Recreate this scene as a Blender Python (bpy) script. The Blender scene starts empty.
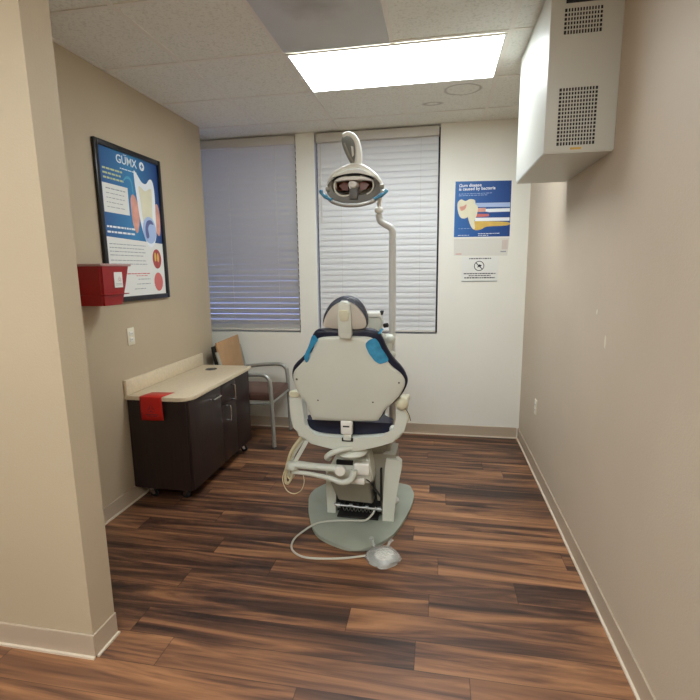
import bpy, bmesh, math, random
from mathutils import Vector, Matrix
random.seed(7)
PI = math.pi
C = bpy.context.scene.collection

# ------------------------------------------------------------------ materials
def lin(c):
    c = c / 255.0
    return c / 12.92 if c <= .04045 else ((c + .055) / 1.055) ** 2.4
def rgb(r, g, b): return (lin(r), lin(g), lin(b), 1)

def mat(name, col, rough=.5, metal=0, noise=0, nscale=8, bump=0, bscale=60, coat=0, trans=0, alpha=1, emis=None, estr=0, ior=1.45):
    m = bpy.data.materials.new(name); m.use_nodes = True
    nt = m.node_tree; N = nt.nodes; L = nt.links
    b = N['Principled BSDF']
    b.inputs['Base Color'].default_value = col
    b.inputs['Roughness'].default_value = rough
    b.inputs['Metallic'].default_value = metal
    b.inputs['Coat Weight'].default_value = coat
    b.inputs['Transmission Weight'].default_value = trans
    b.inputs['IOR'].default_value = ior
    b.inputs['Alpha'].default_value = alpha
    if emis: b.inputs['Emission Color'].default_value = emis; b.inputs['Emission Strength'].default_value = estr
    tc = N.new('ShaderNodeTexCoord')
    if noise:
        n = N.new('ShaderNodeTexNoise'); n.inputs['Scale'].default_value = nscale; n.inputs['Detail'].default_value = 6
        L.new(tc.outputs['Object'], n.inputs['Vector'])
        mr = N.new('ShaderNodeMapRange'); mr.inputs[1].default_value = .3; mr.inputs[2].default_value = .7
        mr.inputs[3].default_value = 1 - noise; mr.inputs[4].default_value = 1 + noise
        L.new(n.outputs['Fac'], mr.inputs[0])
        vm = N.new('ShaderNodeVectorMath'); vm.operation = 'SCALE'; vm.inputs[0].default_value = col[:3]
        L.new(mr.outputs[0], vm.inputs['Scale']); L.new(vm.outputs[0], b.inputs['Base Color'])
    if bump:
        n2 = N.new('ShaderNodeTexNoise'); n2.inputs['Scale'].default_value = bscale; n2.inputs['Detail'].default_value = 4
        L.new(tc.outputs['Object'], n2.inputs['Vector'])
        bp = N.new('ShaderNodeBump'); bp.inputs['Strength'].default_value = bump; bp.inputs['Distance'].default_value = .01
        L.new(n2.outputs['Fac'], bp.inputs['Height']); L.new(bp.outputs[0], b.inputs['Normal'])
    return m

M = {}
M['wall_tan'] = mat('tan_wall_paint', rgb(196, 181, 160), .6, noise=.03, nscale=2, bump=.12, bscale=140)
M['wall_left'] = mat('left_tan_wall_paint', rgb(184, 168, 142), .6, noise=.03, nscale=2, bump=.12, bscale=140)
M['wall_white'] = mat('white_wall_paint', rgb(230, 228, 217), .6, noise=.02, nscale=2, bump=.1, bscale=140)
M['base_tan'] = mat('tan_vinyl_base', rgb(180, 163, 142), .45, noise=.03, nscale=5)
M['caulk'] = mat('pale_caulk', rgb(214, 200, 180), .6)
M['tbar'] = mat('painted_ceiling_bar', rgb(228, 224, 215), .5)
M['grey_panel'] = mat('grey_plastic_panel', rgb(192, 193, 190), .4, noise=.06, nscale=3)
M['cream_plastic'] = mat('cream_plastic', rgb(205, 208, 196), .38, noise=.02, nscale=6, coat=.15)
M['cream_box'] = mat('cream_painted_metal', rgb(200, 200, 191), .4, noise=.015, nscale=3)
M['warm_plastic'] = mat('aged_cream_plastic', rgb(205, 200, 172), .4, noise=.04, nscale=9)
M['plate_beige'] = mat('beige_plate_plastic', rgb(190, 182, 168), .45, noise=.06, nscale=12)
M['pole'] = mat('pale_grey_pole_paint', rgb(198, 197, 192), .35, coat=.2)
M['white_plastic'] = mat('white_plastic', rgb(226, 225, 216), .3, coat=.2)
M['grey_green'] = mat('grey_green_enamel', rgb(152, 158, 144), .4, noise=.05, nscale=7)
M['grey_plastic'] = mat('grey_plastic', rgb(150, 146, 132), .45, noise=.04, nscale=7)
M['navy'] = mat('navy_vinyl', rgb(12, 18, 42), .42, noise=.12, nscale=12, bump=.1, bscale=30)
M['black'] = mat('black_plastic', rgb(22, 22, 24), .45, noise=.1)
M['dark_mech'] = mat('dark_greasy_metal', rgb(52, 50, 48), .5, metal=.5, noise=.3, nscale=30)
M['chrome'] = mat('chrome', rgb(205, 205, 205), .18, metal=1)
M['steel'] = mat('brushed_steel', rgb(168, 170, 168), .35, metal=.85, noise=.05, nscale=20)
M['silver'] = mat('silver_painted_tube', rgb(164, 164, 156), .35, metal=.45)
M['mirror'] = mat('mirror_reflector', rgb(235, 228, 220), .08, metal=1)
M['amber'] = mat('amber_reflection', rgb(120, 74, 60), .25, noise=.2, nscale=20)  # brown-orange tone of reflections painted into the lamp reflector
M['blind'] = mat('grey_white_vinyl_slat', rgb(196, 194, 192), .45, noise=.02)
M['valance'] = mat('blind_valance', rgb(202, 198, 190), .45)
M['sash'] = mat('dark_window_frame', rgb(40, 42, 52), .5)
M['counter'] = mat('beige_laminate', rgb(214, 198, 170), .4, noise=.06, nscale=60)
M['red'] = mat('red_plastic', rgb(150, 22, 24), .35, noise=.05, nscale=8)
M['red_film'] = mat('red_film', rgb(190, 28, 22), .4, noise=.06, nscale=12)
M['lid'] = mat('clear_lid', rgb(190, 150, 145), .3, alpha=.75)
M['paper'] = mat('white_paper', rgb(226, 226, 220), .7)
M['paper_off'] = mat('thin_white_paper', rgb(214, 212, 202), .7)
M['ink'] = mat('dark_ink', rgb(45, 45, 55), .7)
M['ink_grey'] = mat('grey_ink', rgb(150, 152, 155), .7)
M['ink_blue'] = mat('pale_blue_ink', rgb(170, 190, 225), .7)
M['ink_yellow'] = mat('pale_yellow_ink', rgb(198, 205, 150), .7)
M['ink_pink'] = mat('pink_ink', rgb(205, 110, 105), .7)
M['ink_white'] = mat('white_ink', rgb(232, 236, 238), .6)
M['ink_tooth'] = mat('tooth_ink', rgb(222, 218, 190), .6, noise=.06, nscale=10)
M['ink_gum'] = mat('gum_ink', rgb(216, 158, 140), .6, noise=.15, nscale=14)
M['ink_gold'] = mat('gold_ink', rgb(214, 178, 90), .6, noise=.1, nscale=20)
M['ink_red'] = mat('red_ink', rgb(172, 78, 76), .6, noise=.22, nscale=25)
M['ink_violet'] = mat('violet_ink', rgb(98, 104, 150), .6, noise=.15, nscale=20)
M['ink_teal'] = mat('light_teal_ink', rgb(90, 165, 195), .6)
M['frame_black'] = mat('black_picture_frame', rgb(18, 18, 20), .3, coat=.2)
M['tan_back'] = mat('tan_wood_veneer', rgb(176, 138, 98), .5, noise=.08, nscale=14)
M['brown_vinyl'] = mat('brown_vinyl', rgb(92, 64, 54), .45, noise=.1, nscale=10)
M['hose'] = mat('cream_hose', rgb(206, 196, 160), .45)
M['grey_hose'] = mat('grey_cord', rgb(190, 190, 178), .45)
M['screw'] = mat('dull_screw', rgb(90, 86, 76), .4, metal=.6)
M['blue_film'] = mat('blue_barrier_film', rgb(62, 165, 210), .25, alpha=.6, noise=.25, nscale=25, bump=.4, bscale=40)
M['clear_film'] = mat('clear_plastic_film', rgb(235, 238, 240), .05, alpha=.05, bump=1, bscale=40, coat=.5)
M['wrap'] = mat('cloudy_plastic_wrap', rgb(222, 222, 216), .12, alpha=.36, bump=1, bscale=50, coat=.6)
M['rubber'] = mat('black_rubber', rgb(25, 25, 26), .6)
M['switch'] = mat('ivory_switch_plate', rgb(222, 214, 192), .35)
M['dark_hole'] = mat('dark_opening', rgb(28, 28, 34), .6)
M['chip'] = mat('bare_plaster', rgb(225, 216, 198), .8)

# dark cabinet veneer
def wood_dark():
    m = mat('dark_espresso_veneer', rgb(50, 34, 32), .42)
    nt = m.node_tree; N = nt.nodes; L = nt.links; b = N['Principled BSDF']
    tc = N.new('ShaderNodeTexCoord'); mp = N.new('ShaderNodeMapping'); mp.inputs['Scale'].default_value = (40, 40, 3)
    n = N.new('ShaderNodeTexNoise'); n.inputs['Scale'].default_value = 1.5; n.inputs['Detail'].default_value = 5
    r = N.new('ShaderNodeValToRGB'); r.color_ramp.elements[0].position = .3; r.color_ramp.elements[1].position = .75
    r.color_ramp.elements[0].color = rgb(32, 21, 19); r.color_ramp.elements[1].color = rgb(48, 32, 29)
    L.new(tc.outputs['Object'], mp.inputs[0]); L.new(mp.outputs[0], n.inputs['Vector']); L.new(n.outputs['Fac'], r.inputs[0]); L.new(r.outputs[0], b.inputs['Base Color'])
    return m
M['espresso'] = wood_dark()

def floor_mat():
    m = bpy.data.materials.new('walnut_vinyl_planks'); m.use_nodes = True
    nt = m.node_tree; N = nt.nodes; L = nt.links; b = N['Principled BSDF']
    def math_(op, a, bb=None, c=None):
        n = N.new('ShaderNodeMath'); n.operation = op
        for i, v in enumerate((a, bb, c)):
            if v is None: continue
            if isinstance(v, (int, float)): n.inputs[i].default_value = v
            else: L.new(v, n.inputs[i])
        return n.outputs[0]
    tc = N.new('ShaderNodeTexCoord'); sp = N.new('ShaderNodeSeparateXYZ'); L.new(tc.outputs['Object'], sp.inputs[0])
    X, Y = sp.outputs[0], sp.outputs[1]
    PW, PL = .149, 1.22
    ry = math_('DIVIDE', math_('SUBTRACT', Y, 1.605 - 60 * PW), PW)
    row = math_('FLOOR', ry)
    wn = N.new('ShaderNodeTexWhiteNoise'); wn.noise_dimensions = '1D'; L.new(math_('MULTIPLY', row, 1.317), wn.inputs['W'])
    xs = math_('DIVIDE', math_('ADD', X, math_('ADD', math_('MULTIPLY', wn.outputs['Value'], PL), 30)), PL)
    colr = math_('FLOOR', xs)
    pid = math_('ADD', math_('MULTIPLY', row, 17.31), math_('MULTIPLY', colr, 5.77))
    wp = N.new('ShaderNodeTexWhiteNoise'); wp.noise_dimensions = '1D'; L.new(pid, wp.inputs['W'])
    # grain coords: stretched along X and shifted plank by plank
    cb = N.new('ShaderNodeCombineXYZ')
    L.new(math_('ADD', math_('MULTIPLY', X, .62), math_('MULTIPLY', wp.outputs['Value'], 50)), cb.inputs[0])
    L.new(math_('MULTIPLY', Y, 7.5), cb.inputs[1]); L.new(math_('MULTIPLY', pid, .73), cb.inputs[2])
    n1 = N.new('ShaderNodeTexNoise'); n1.inputs['Scale'].default_value = 1.35; n1.inputs['Detail'].default_value = 5; n1.inputs['Roughness'].default_value = .6; n1.inputs['Distortion'].default_value = 1.1
    L.new(cb.outputs[0], n1.inputs['Vector'])
    cb2 = N.new('ShaderNodeCombineXYZ')
    L.new(math_('ADD', math_('MULTIPLY', X, 3), math_('MULTIPLY', wp.outputs['Value'], 90)), cb2.inputs[0])
    L.new(math_('MULTIPLY', Y, 75), cb2.inputs[1]); L.new(pid, cb2.inputs[2])
    n2 = N.new('ShaderNodeTexNoise'); n2.inputs['Scale'].default_value = 1; n2.inputs['Detail'].default_value = 4
    L.new(cb2.outputs[0], n2.inputs['Vector'])
    v = math_('ADD', math_('MULTIPLY_ADD', math_('SUBTRACT', n1.outputs['Fac'], .5), 1.35, .5), math_('MULTIPLY', math_('SUBTRACT', wp.outputs['Value'], .5), .17))
    v = math_('ADD', v, math_('MULTIPLY', math_('SUBTRACT', n2.outputs['Fac'], .5), .16))
    r = N.new('ShaderNodeValToRGB'); cr = r.color_ramp
    cr.elements[0].position = .27; cr.elements[0].color = rgb(48, 32, 26)
    cr.elements[1].position = .80; cr.elements[1].color = rgb(172, 124, 86)
    for p, c in ((.37, rgb(72, 48, 37)), (.45, rgb(92, 62, 46)), (.53, rgb(116, 79, 56)), (.64, rgb(144, 100, 68))):
        e = cr.elements.new(p); e.color = c
    L.new(v, r.inputs[0])
    # joints
    fy = math_('FRACT', ry); fx = math_('FRACT', xs)
    jy = math_('LESS_THAN', math_('MINIMUM', fy, math_('SUBTRACT', 1, fy)), .012)
    jx = math_('LESS_THAN', math_('MINIMUM', fx, math_('SUBTRACT', 1, fx)), .0016)
    j = math_('MAXIMUM', jy, jx)
    mx = N.new('ShaderNodeMix'); mx.data_type = 'RGBA'
    L.new(math_('MULTIPLY', j, .55), mx.inputs[0]); L.new(r.outputs[0], mx.inputs[6]); mx.inputs[7].default_value = rgb(35, 24, 20)
    L.new(mx.outputs[2], b.inputs['Base Color'])
    b.inputs['Roughness'].default_value = .42
    bp = N.new('ShaderNodeBump'); bp.inputs['Strength'].default_value = .15; bp.inputs['Distance'].default_value = .004
    L.new(math_('SUBTRACT', n2.outputs['Fac'], j), bp.inputs['Height']); L.new(bp.outputs[0], b.inputs['Normal'])
    return m
M['floor'] = floor_mat()

def ceiling_mat():
    m = bpy.data.materials.new('pitted_acoustic_tile'); m.use_nodes = True
    nt = m.node_tree; N = nt.nodes; L = nt.links; b = N['Principled BSDF']
    tc = N.new('ShaderNodeTexCoord')
    n = N.new('ShaderNodeTexNoise'); n.inputs['Scale'].default_value = 80; n.inputs['Detail'].default_value = 5
    L.new(tc.outputs['Object'], n.inputs['Vector'])
    r = N.new('ShaderNodeValToRGB'); r.color_ramp.elements[0].position = .30; r.color_ramp.elements[1].position = .5
    r.color_ramp.elements[0].color = rgb(212, 212, 202); r.color_ramp.elements[1].color = rgb(232, 232, 224)
    L.new(n.outputs['Fac'], r.inputs[0])
    # water stains: a faint ring and a smear behind the light
    def stain(cx, cy, rx, ry, width):
        mp = N.new('ShaderNodeMapping'); mp.inputs['Location'].default_value = (-cx / rx, -cy / ry, 0); mp.inputs['Scale'].default_value = (1 / rx, 1 / ry, 0)
        nn = N.new('ShaderNodeTexNoise'); nn.inputs['Scale'].default_value = 9; L.new(tc.outputs['Object'], nn.inputs['Vector'])
        L.new(tc.outputs['Object'], mp.inputs[0])
        ln = N.new('ShaderNodeVectorMath'); ln.operation = 'LENGTH'; L.new(mp.outputs[0], ln.inputs[0])
        a = N.new('ShaderNodeMath'); a.operation = 'MULTIPLY_ADD'; a.inputs[1].default_value = .35; L.new(nn.outputs['Fac'], a.inputs[0]); L.new(ln.outputs['Value'], a.inputs[2])
        s = N.new('ShaderNodeMath'); s.operation = 'SUBTRACT'; L.new(a.outputs[0], s.inputs[0]); s.inputs[1].default_value = 1.17
        ab = N.new('ShaderNodeMath'); ab.operation = 'ABSOLUTE'; L.new(s.outputs[0], ab.inputs[0])
        mr = N.new('ShaderNodeMapRange'); mr.inputs[1].default_value = 0; mr.inputs[2].default_value = width; mr.inputs[3].default_value = 1; mr.inputs[4].default_value = 0
        L.new(ab.outputs[0], mr.inputs[0]); return mr.outputs[0]
    s1 = stain(.145, 3.545, .115, .10, .13); s2 = stain(-.06, 3.79, .06, .03, .5)
    mm = N.new('ShaderNodeMath'); mm.operation = 'MAXIMUM'; L.new(s1, mm.inputs[0]); L.new(s2, mm.inputs[1])
    ms = N.new('ShaderNodeMath'); ms.operation = 'MULTIPLY'; L.new(mm.outputs[0], ms.inputs[0]); ms.inputs[1].default_value = .55
    mx = N.new('ShaderNodeMix'); mx.data_type = 'RGBA'
    L.new(ms.outputs[0], mx.inputs[0]); L.new(r.outputs[0], mx.inputs[6]); mx.inputs[7].default_value = rgb(112, 98, 84)
    L.new(mx.outputs[2], b.inputs['Base Color']); b.inputs['Roughness'].default_value = .85
    bp = N.new('ShaderNodeBump'); bp.inputs['Strength'].default_value = .3; bp.inputs['Distance'].default_value = .004
    L.new(n.outputs['Fac'], bp.inputs['Height']); L.new(bp.outputs[0], b.inputs['Normal'])
    return m
M['ceiling'] = ceiling_mat()

def poster_mat(name, horizontal, c0, c1, c2):
    m = bpy.data.materials.new(name); m.use_nodes = True
    nt = m.node_tree; N = nt.nodes; L = nt.links; b = N['Principled BSDF']
    tc = N.new('ShaderNodeTexCoord'); sp = N.new('ShaderNodeSeparateXYZ'); L.new(tc.outputs['Generated'], sp.inputs[0])
    r = N.new('ShaderNodeValToRGB'); e = r.color_ramp.elements; e[0].color = c0; e[1].color = c2; x = e.new(.5); x.color = c1
    L.new(sp.outputs[horizontal], r.inputs[0]); L.new(r.outputs[0], b.inputs['Base Color']); b.inputs['Roughness'].default_value = .35
    return m
M['poster_blue'] = poster_mat('poster_blue_print', 1, rgb(38, 84, 140), rgb(50, 128, 178), rgb(30, 58, 120))
M['poster_blue2'] = poster_mat('poster_deep_blue_print', 0, rgb(18, 96, 165), rgb(14, 78, 148), rgb(10, 62, 128))

def film_light():
    m = bpy.data.materials.new('lit_diffuser'); m.use_nodes = True
    nt = m.node_tree; N = nt.nodes; L = nt.links; b = N['Principled BSDF']
    b.inputs['Base Color'].default_value = (.9, .9, .9, 1); b.inputs['Roughness'].default_value = .4
    tc = N.new('ShaderNodeTexCoord'); w = N.new('ShaderNodeSeparateXYZ'); L.new(tc.outputs['Generated'], w.inputs[0])
    # two tubes glow through the diffuser
    mul = N.new('ShaderNodeMath'); mul.operation = 'MULTIPLY'; mul.inputs[1].default_value = 4 * PI; L.new(w.outputs[1], mul.inputs[0])
    cs = N.new('ShaderNodeMath'); cs.operation = 'COSINE'; L.new(mul.outputs[0], cs.inputs[0])
    mr = N.new('ShaderNodeMapRange'); mr.inputs[1].default_value = 1; mr.inputs[2].default_value = -1; mr.inputs[3].default_value = LIGHT * .8; mr.inputs[4].default_value = LIGHT * 1.2
    L.new(cs.outputs[0], mr.inputs[0])
    b.inputs['Emission Color'].default_value = (.92, 1.0, 1.05, 1); L.new(mr.outputs[0], b.inputs['Emission Strength'])
    return m
LIGHT = 5.6
M['lamp'] = film_light()

def pane_mat():
    m = bpy.data.materials.new('window_glass'); m.use_nodes = True
    nt = m.node_tree; N = nt.nodes; L = nt.links
    for n in list(N):
        if n.type != 'OUTPUT_MATERIAL': N.remove(n)
    o = [n for n in N if n.type == 'OUTPUT_MATERIAL'][0]
    t = N.new('ShaderNodeBsdfTransparent'); g = N.new('ShaderNodeBsdfGlossy'); g.inputs['Roughness'].default_value = .03
    f = N.new('ShaderNodeFresnel'); mx = N.new('ShaderNodeMixShader')
    L.new(f.outputs[0], mx.inputs[0]); L.new(t.outputs[0], mx.inputs[1]); L.new(g.outputs[0], mx.inputs[2]); L.new(mx.outputs[0], o.inputs[0])
    return m
M['glass'] = pane_mat()

def translucent(name, col, tr, trc=None):
    m = bpy.data.materials.new(name); m.use_nodes = True
    nt = m.node_tree; N = nt.nodes; L = nt.links; b = N['Principled BSDF']
    b.inputs['Base Color'].default_value = col; b.inputs['Roughness'].default_value = .45
    o = [n for n in N if n.type == 'OUTPUT_MATERIAL'][0]
    t = N.new('ShaderNodeBsdfTranslucent'); t.inputs[0].default_value = trc or col
    mx = N.new('ShaderNodeMixShader'); mx.inputs[0].default_value = tr
    L.new(b.outputs[0], mx.inputs[1]); L.new(t.outputs[0], mx.inputs[2]); L.new(mx.outputs[0], o.inputs[0])
    return m
M['slat'] = translucent('translucent_vinyl_slat', rgb(222, 222, 220), .16)

# ------------------------------------------------------------------ mesh helpers
def link(name, bm, m, parent=None, smooth=40, loc=None):
    me = bpy.data.meshes.new(name); 
    bmesh.ops.recalc_face_normals(bm, faces=bm.faces)
    bm.to_mesh(me); bm.free()
    o = bpy.data.objects.new(name, me); C.objects.link(o)
    if m: me.materials.append(M[m] if isinstance(m, str) else m)
    if smooth:
        for p in me.polygons: p.use_smooth = True
        me.set_sharp_from_angle(angle=math.radians(smooth))
    if parent:
        o.parent = parent
        o.matrix_parent_inverse = world(parent).inverted()
    return o
def world(o):
    mt = Matrix.LocRotScale(o.location, o.rotation_euler, o.scale)
    if o.parent: mt = world(o.parent) @ o.matrix_parent_inverse @ mt
    return mt
def NB(): return bmesh.new()
def box(bm, x0, x1, y0, y1, z0, z1, bev=0, seg=2):
    r = bmesh.ops.create_cube(bm, size=1)
    vs = r['verts']
    for v in vs:
        v.co = Vector(((x0 + x1) / 2 + v.co.x * (x1 - x0), (y0 + y1) / 2 + v.co.y * (y1 - y0), (z0 + z1) / 2 + v.co.z * (z1 - z0)))
    if bev:
        es = list({e for v in vs for e in v.link_edges})
        r2 = bmesh.ops.bevel(bm, geom=es, offset=bev, segments=seg, affect='EDGES', profile=.5)
        vs = r2['verts']
    return bm
def bx(*a, **k): return box(NB(), *a, **k)
def prism(bm, pts, d, bev=0, seg=2):
    """pts = 3D polygon; extruded along vector d; rim bevelled"""
    d = Vector(d)
    a = [bm.verts.new(Vector(p)) for p in pts]; b = [bm.verts.new(Vector(p) + d) for p in pts]
    n = len(pts)
    f0 = bm.faces.new(a); f1 = bm.faces.new(b[::-1])
    for i in range(n): bm.faces.new((a[i], b[i], b[(i + 1) % n], a[(i + 1) % n]))
    if bev:
        es = list(f0.edges) + list(f1.edges)
        bmesh.ops.bevel(bm, geom=es, offset=bev, segments=seg, affect='EDGES', profile=.5)
    return bm
def smooth_poly(pts, k=4, closed=True):
    """Catmull-Rom through points"""
    P = [Vector(p) for p in pts]; n = len(P); out = []
    rng = range(n) if closed else range(n - 1)
    for i in rng:
        if closed: p0, p1, p2, p3 = P[i - 1], P[i], P[(i + 1) % n], P[(i + 2) % n]
        else: p0, p1, p2, p3 = P[max(i - 1, 0)], P[i], P[i + 1], P[min(i + 2, n - 1)]
        for j in range(k):
            t = j / k
            out.append(.5 * ((2 * p1) + (-p0 + p2) * t + (2 * p0 - 5 * p1 + 4 * p2 - p3) * t * t + (-p0 + 3 * p1 - 3 * p2 + p3) * t ** 3))
    if not closed: out.append(P[-1])
    return out
def tube(bm, pts, r, seg=10, k=6, closed=False, flat=1.0):
    P = smooth_poly(pts, k, closed) if k > 1 else [Vector(p) for p in pts]
    n = len(P); rings = []
    rr = r if callable(r) else (lambda t: r)
    t0 = (P[1] - P[0]).normalized(); up = Vector((0, 0, 1)) if abs(t0.z) < .9 else Vector((1, 0, 0))
    nrm = t0.cross(up).normalized()
    for i in range(n):
        if closed: t = (P[(i + 1) % n] - P[i - 1]).normalized()
        else: t = (P[min(i + 1, n - 1)] - P[max(i - 1, 0)]).normalized()
        nrm = (nrm - t * nrm.dot(t)).normalized(); bn = t.cross(nrm)
        R = rr(i / (n - 1))
        rings.append([bm.verts.new(P[i] + (nrm * math.cos(2 * PI * s / seg) + bn * math.sin(2 * PI * s / seg) * flat) * R) for s in range(seg)])
    for i in range(n if closed else n - 1):
        a, b = rings[i], rings[(i + 1) % n]
        for s in range(seg): bm.faces.new((a[s], a[(s + 1) % seg], b[(s + 1) % seg], b[s]))
    if not closed:
        bm.faces.new(rings[0][::-1]); bm.faces.new(rings[-1])
    return bm
def lathe(bm, prof, axis_o, axis=(0, 0, 1), seg=24, sx=1, sy=1, caps=True):
    """prof = (r, h) list"""
    ax = Vector(axis).normalized(); u = ax.orthogonal().normalized()
    if abs(ax.y) > .9: u = Vector((1, 0, 0))
    if abs(ax.z) > .9: u = Vector((1, 0, 0))
    w = ax.cross(u); o = Vector(axis_o); rings = []
    for r, h in prof:
        if r < 1e-6: rings.append([bm.verts.new(o + ax * h)])
        else: rings.append([bm.verts.new(o + ax * h + (u * math.cos(2 * PI * s / seg) * sx + w * math.sin(2 * PI * s / seg) * sy) * r) for s in range(seg)])
    for a, b in zip(rings, rings[1:]):
        if len(a) == 1 and len(b) == 1: continue
        for s in range(seg):
            t = (s + 1) % seg
            if len(a) == 1: bm.faces.new((a[0], b[t], b[s]))
            elif len(b) == 1: bm.faces.new((a[s], a[t], b[0]))
            else: bm.faces.new((a[s], a[t], b[t], b[s]))
    if caps and len(rings[0]) > 1: bm.faces.new(rings[0][::-1])
    if caps and len(rings[-1]) > 1: bm.faces.new(rings[-1])
    return bm
def ball(bm, c, r, sx=1, sy=1, sz=1, seg=20):
    rr = bmesh.ops.create_uvsphere(bm, u_segments=seg, v_segments=seg // 2, radius=r)
    for v in rr['verts']: v.co = Vector((v.co.x * sx + c[0], v.co.y * sy + c[1], v.co.z * sz + c[2]))
    return bm
def bridge(bm, loops):
    """closed loops of equal length joined into a capped solid"""
    R = [[bm.verts.new(Vector(p)) for p in lp] for lp in loops]
    n = len(R[0])
    for a, b in zip(R, R[1:]):
        for s in range(n): bm.faces.new((a[s], a[(s + 1) % n], b[(s + 1) % n], b[s]))
    bm.faces.new(R[0][::-1]); bm.faces.new(R[-1])
    return bm
def bar(bm, a, b, w, h, bev=.003):
    """box beam between two points"""
    a, b = Vector(a), Vector(b); d = b - a; L_ = d.length; q = d.to_track_quat('Y', 'Z')
    r = bmesh.ops.create_cube(bm, size=1); vs = r['verts']
    for v in vs: v.co = Vector((v.co.x * w, v.co.y * L_, v.co.z * h))
    if bev:
        es = list({e for v in vs for e in v.link_edges})
        vs = bmesh.ops.bevel(bm, geom=es, offset=bev, segments=2, affect='EDGES')['verts']
        vs = list({v for v in vs})
    mt = Matrix.Translation((a + b) / 2) @ q.to_matrix().to_4x4()
    for v in vs: v.co = mt @ v.co
    return bm
def scale_loop(pts, f, about=None, shift=(0, 0, 0)):
    c = Vector(about) if about else sum((Vector(p) for p in pts), Vector()) / len(pts)
    return [c + (Vector(p) - c) * f + Vector(shift) for p in pts]

def thing(name, label, cat, loc=(0, 0, 0), group=None):
    o = bpy.data.objects.new(name, None); C.objects.link(o); o.location = loc; o.empty_display_size = .1
    o['label'] = label; o['category'] = cat
    if group: o['group'] = group
    return o
def tag(o, label, cat, group=None):
    o['label'] = label; o['category'] = cat
    if group: o['group'] = group
    return o
def struct(name, bm, m, parent=None, smooth=0):
    o = link(name, bm, m, parent, smooth)
    if not parent: o['kind'] = 'structure'
    return o
def lab(o, l): o['label'] = l; return o

def text_mesh(name, s, size, origin, right, up, m, parent, depth=.0006, bold=0, align='LEFT'):
    cu = bpy.data.curves.new(name, 'FONT'); cu.body = s; cu.size = size; cu.extrude = depth; cu.offset = bold; cu.align_x = align
    cu.resolution_u = 3
    t = bpy.data.objects.new(name, cu); C.objects.link(t)
    dg = bpy.context.evaluated_depsgraph_get(); dg.update()
    me = bpy.data.meshes.new_from_object(t.evaluated_get(dg)); bpy.data.objects.remove(t)
    r = Vector(right).normalized(); u = Vector(up).normalized(); n = r.cross(u)
    mt = Matrix(((r.x, u.x, n.x, origin[0]), (r.y, u.y, n.y, origin[1]), (r.z, u.z, n.z, origin[2]), (0, 0, 0, 1)))
    me.transform(mt); me.name = name; me.materials.clear(); me.materials.append(M[m])
    o = bpy.data.objects.new(name, me); C.objects.link(o)
    o.parent = parent; o.matrix_parent_inverse = world(parent).inverted()
    return o

# ------------------------------------------------------------------ room dimensions (metres)
H = 2.73; XL, XR = -2.000, .747; YW = 4.30; YL = 3.934; G0, Y0, S = -.8746, 2.7605, .6096
YB = -1.7; XH = -3.1            # room continues behind the camera
struct('floor', bx(XH - .1, XR + .15, YB - .1, YW + .25, -.08, 0), 'floor')
# ceiling with an opening for each light is not needed: fixtures are surface-flush lenses just below the tiles
struct('ceiling', bx(XH - .1, XR + .15, YB - .1, YW + .25, H, H + .1), 'ceiling')
# far wall: panel under the windows, pier between them, panel to the right
fw = NB()
W1L, W1R, W2L, W2R, SILL = -2.32, -1.272, -1.100, .003, .945
box(fw, -2.42, XR, YW, YW + .16, 0, SILL)
box(fw, -2.42, W1L, YW, YW + .16, SILL, H)
box(fw, W1R, W2L, YW, YW + .16, SILL, H)
box(fw, W2R, XR, YW, YW + .16, SILL, H)
struct('wall_far', fw, 'wall_white')
struct('wall_right', bx(XR, XR + .12, YB, YW + .16, 0, H), 'wall_tan')
lw = NB(); box(lw, XL - .12, XL, 1.587, YL, 0, H); 
struct('wall_left', lw, 'wall_left')
rw = NB(); box(rw, -2.44, -2.32, YL - .02, YW, 0, H); box(rw, -2.44, XL - .12, YL - .12, YL - .0, 0, H)
struct('wall_recess', rw, 'wall_white')
struct('wall_near_left', bx(XH, -1.335, 1.457, 1.587, 0, H), 'wall_left')
struct('wall_back', bx(XH - .1, XR + .1, YB - .1, YB, 0, H), 'wall_tan')
struct('wall_hall', bx(XH - .1, XH, YB, 1.457, 0, H), 'wall_tan')

def baseboard(name, x0, x1, y0, y1, nx, ny):
    """runs along a wall; (nx,ny) points into the room"""
    t = .009; hgt = .10
    b = NB(); c = NB()
    if nx:
        box(b, min(x0, x0 + nx * t), max(x0, x0 + nx * t), y0, y1, 0.004, hgt, .002, 1)
        box(c, min(x0 + nx * t, x0 + nx * (t + .010)), max(x0 + nx * t, x0 + nx * (t + .010)), y0, y1, 0, .009)
    else:
        box(b, x0, x1, min(y0, y0 + ny * t), max(y0, y0 + ny * t), 0.004, hgt, .002, 1)
        box(c, x0, x1, min(y0 + ny * t, y0 + ny * (t + .010)), max(y0 + ny * t, y0 + ny * (t + .010)), 0, .009)
    o = struct(name, b, 'base_tan'); struct('caulk_line', c, 'caulk', o)
baseboard('baseboard_right', XR, 0, YB, YW - .009, -1, 0)
baseboard('baseboard_far', -2.31, XR - .02, YW, 0, 0, -1)
baseboard('baseboard_left', XL, 0, 1.61, YL, 1, 0)
baseboard('baseboard_near_left', -1.335, 0, 1.457, 1.587, 1, 0)
baseboard('baseboard_hall', XH, -1.326, 1.457, 0, 0, -1)

# ceiling grid bars
gb = NB()
k = -7
ys = [Y0 + S * k for k in range(-7, 3)]; xs = [G0 + S * k for k in range(-3, 3)]
for y in ys: box(gb, XH, XR, y - .012, y + .012, H - .004, H + .001)
for x in xs: box(gb, x - .012, x + .012, YB, YW, H - .0035, H + .001)
box(gb, XL, XL + .02, 1.587, YL, H - .004, H + .001)
box(gb, XR - .02, XR, YB, YW, H - .004, H + .001)
struct('trim_1', gb, 'tbar')

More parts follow.
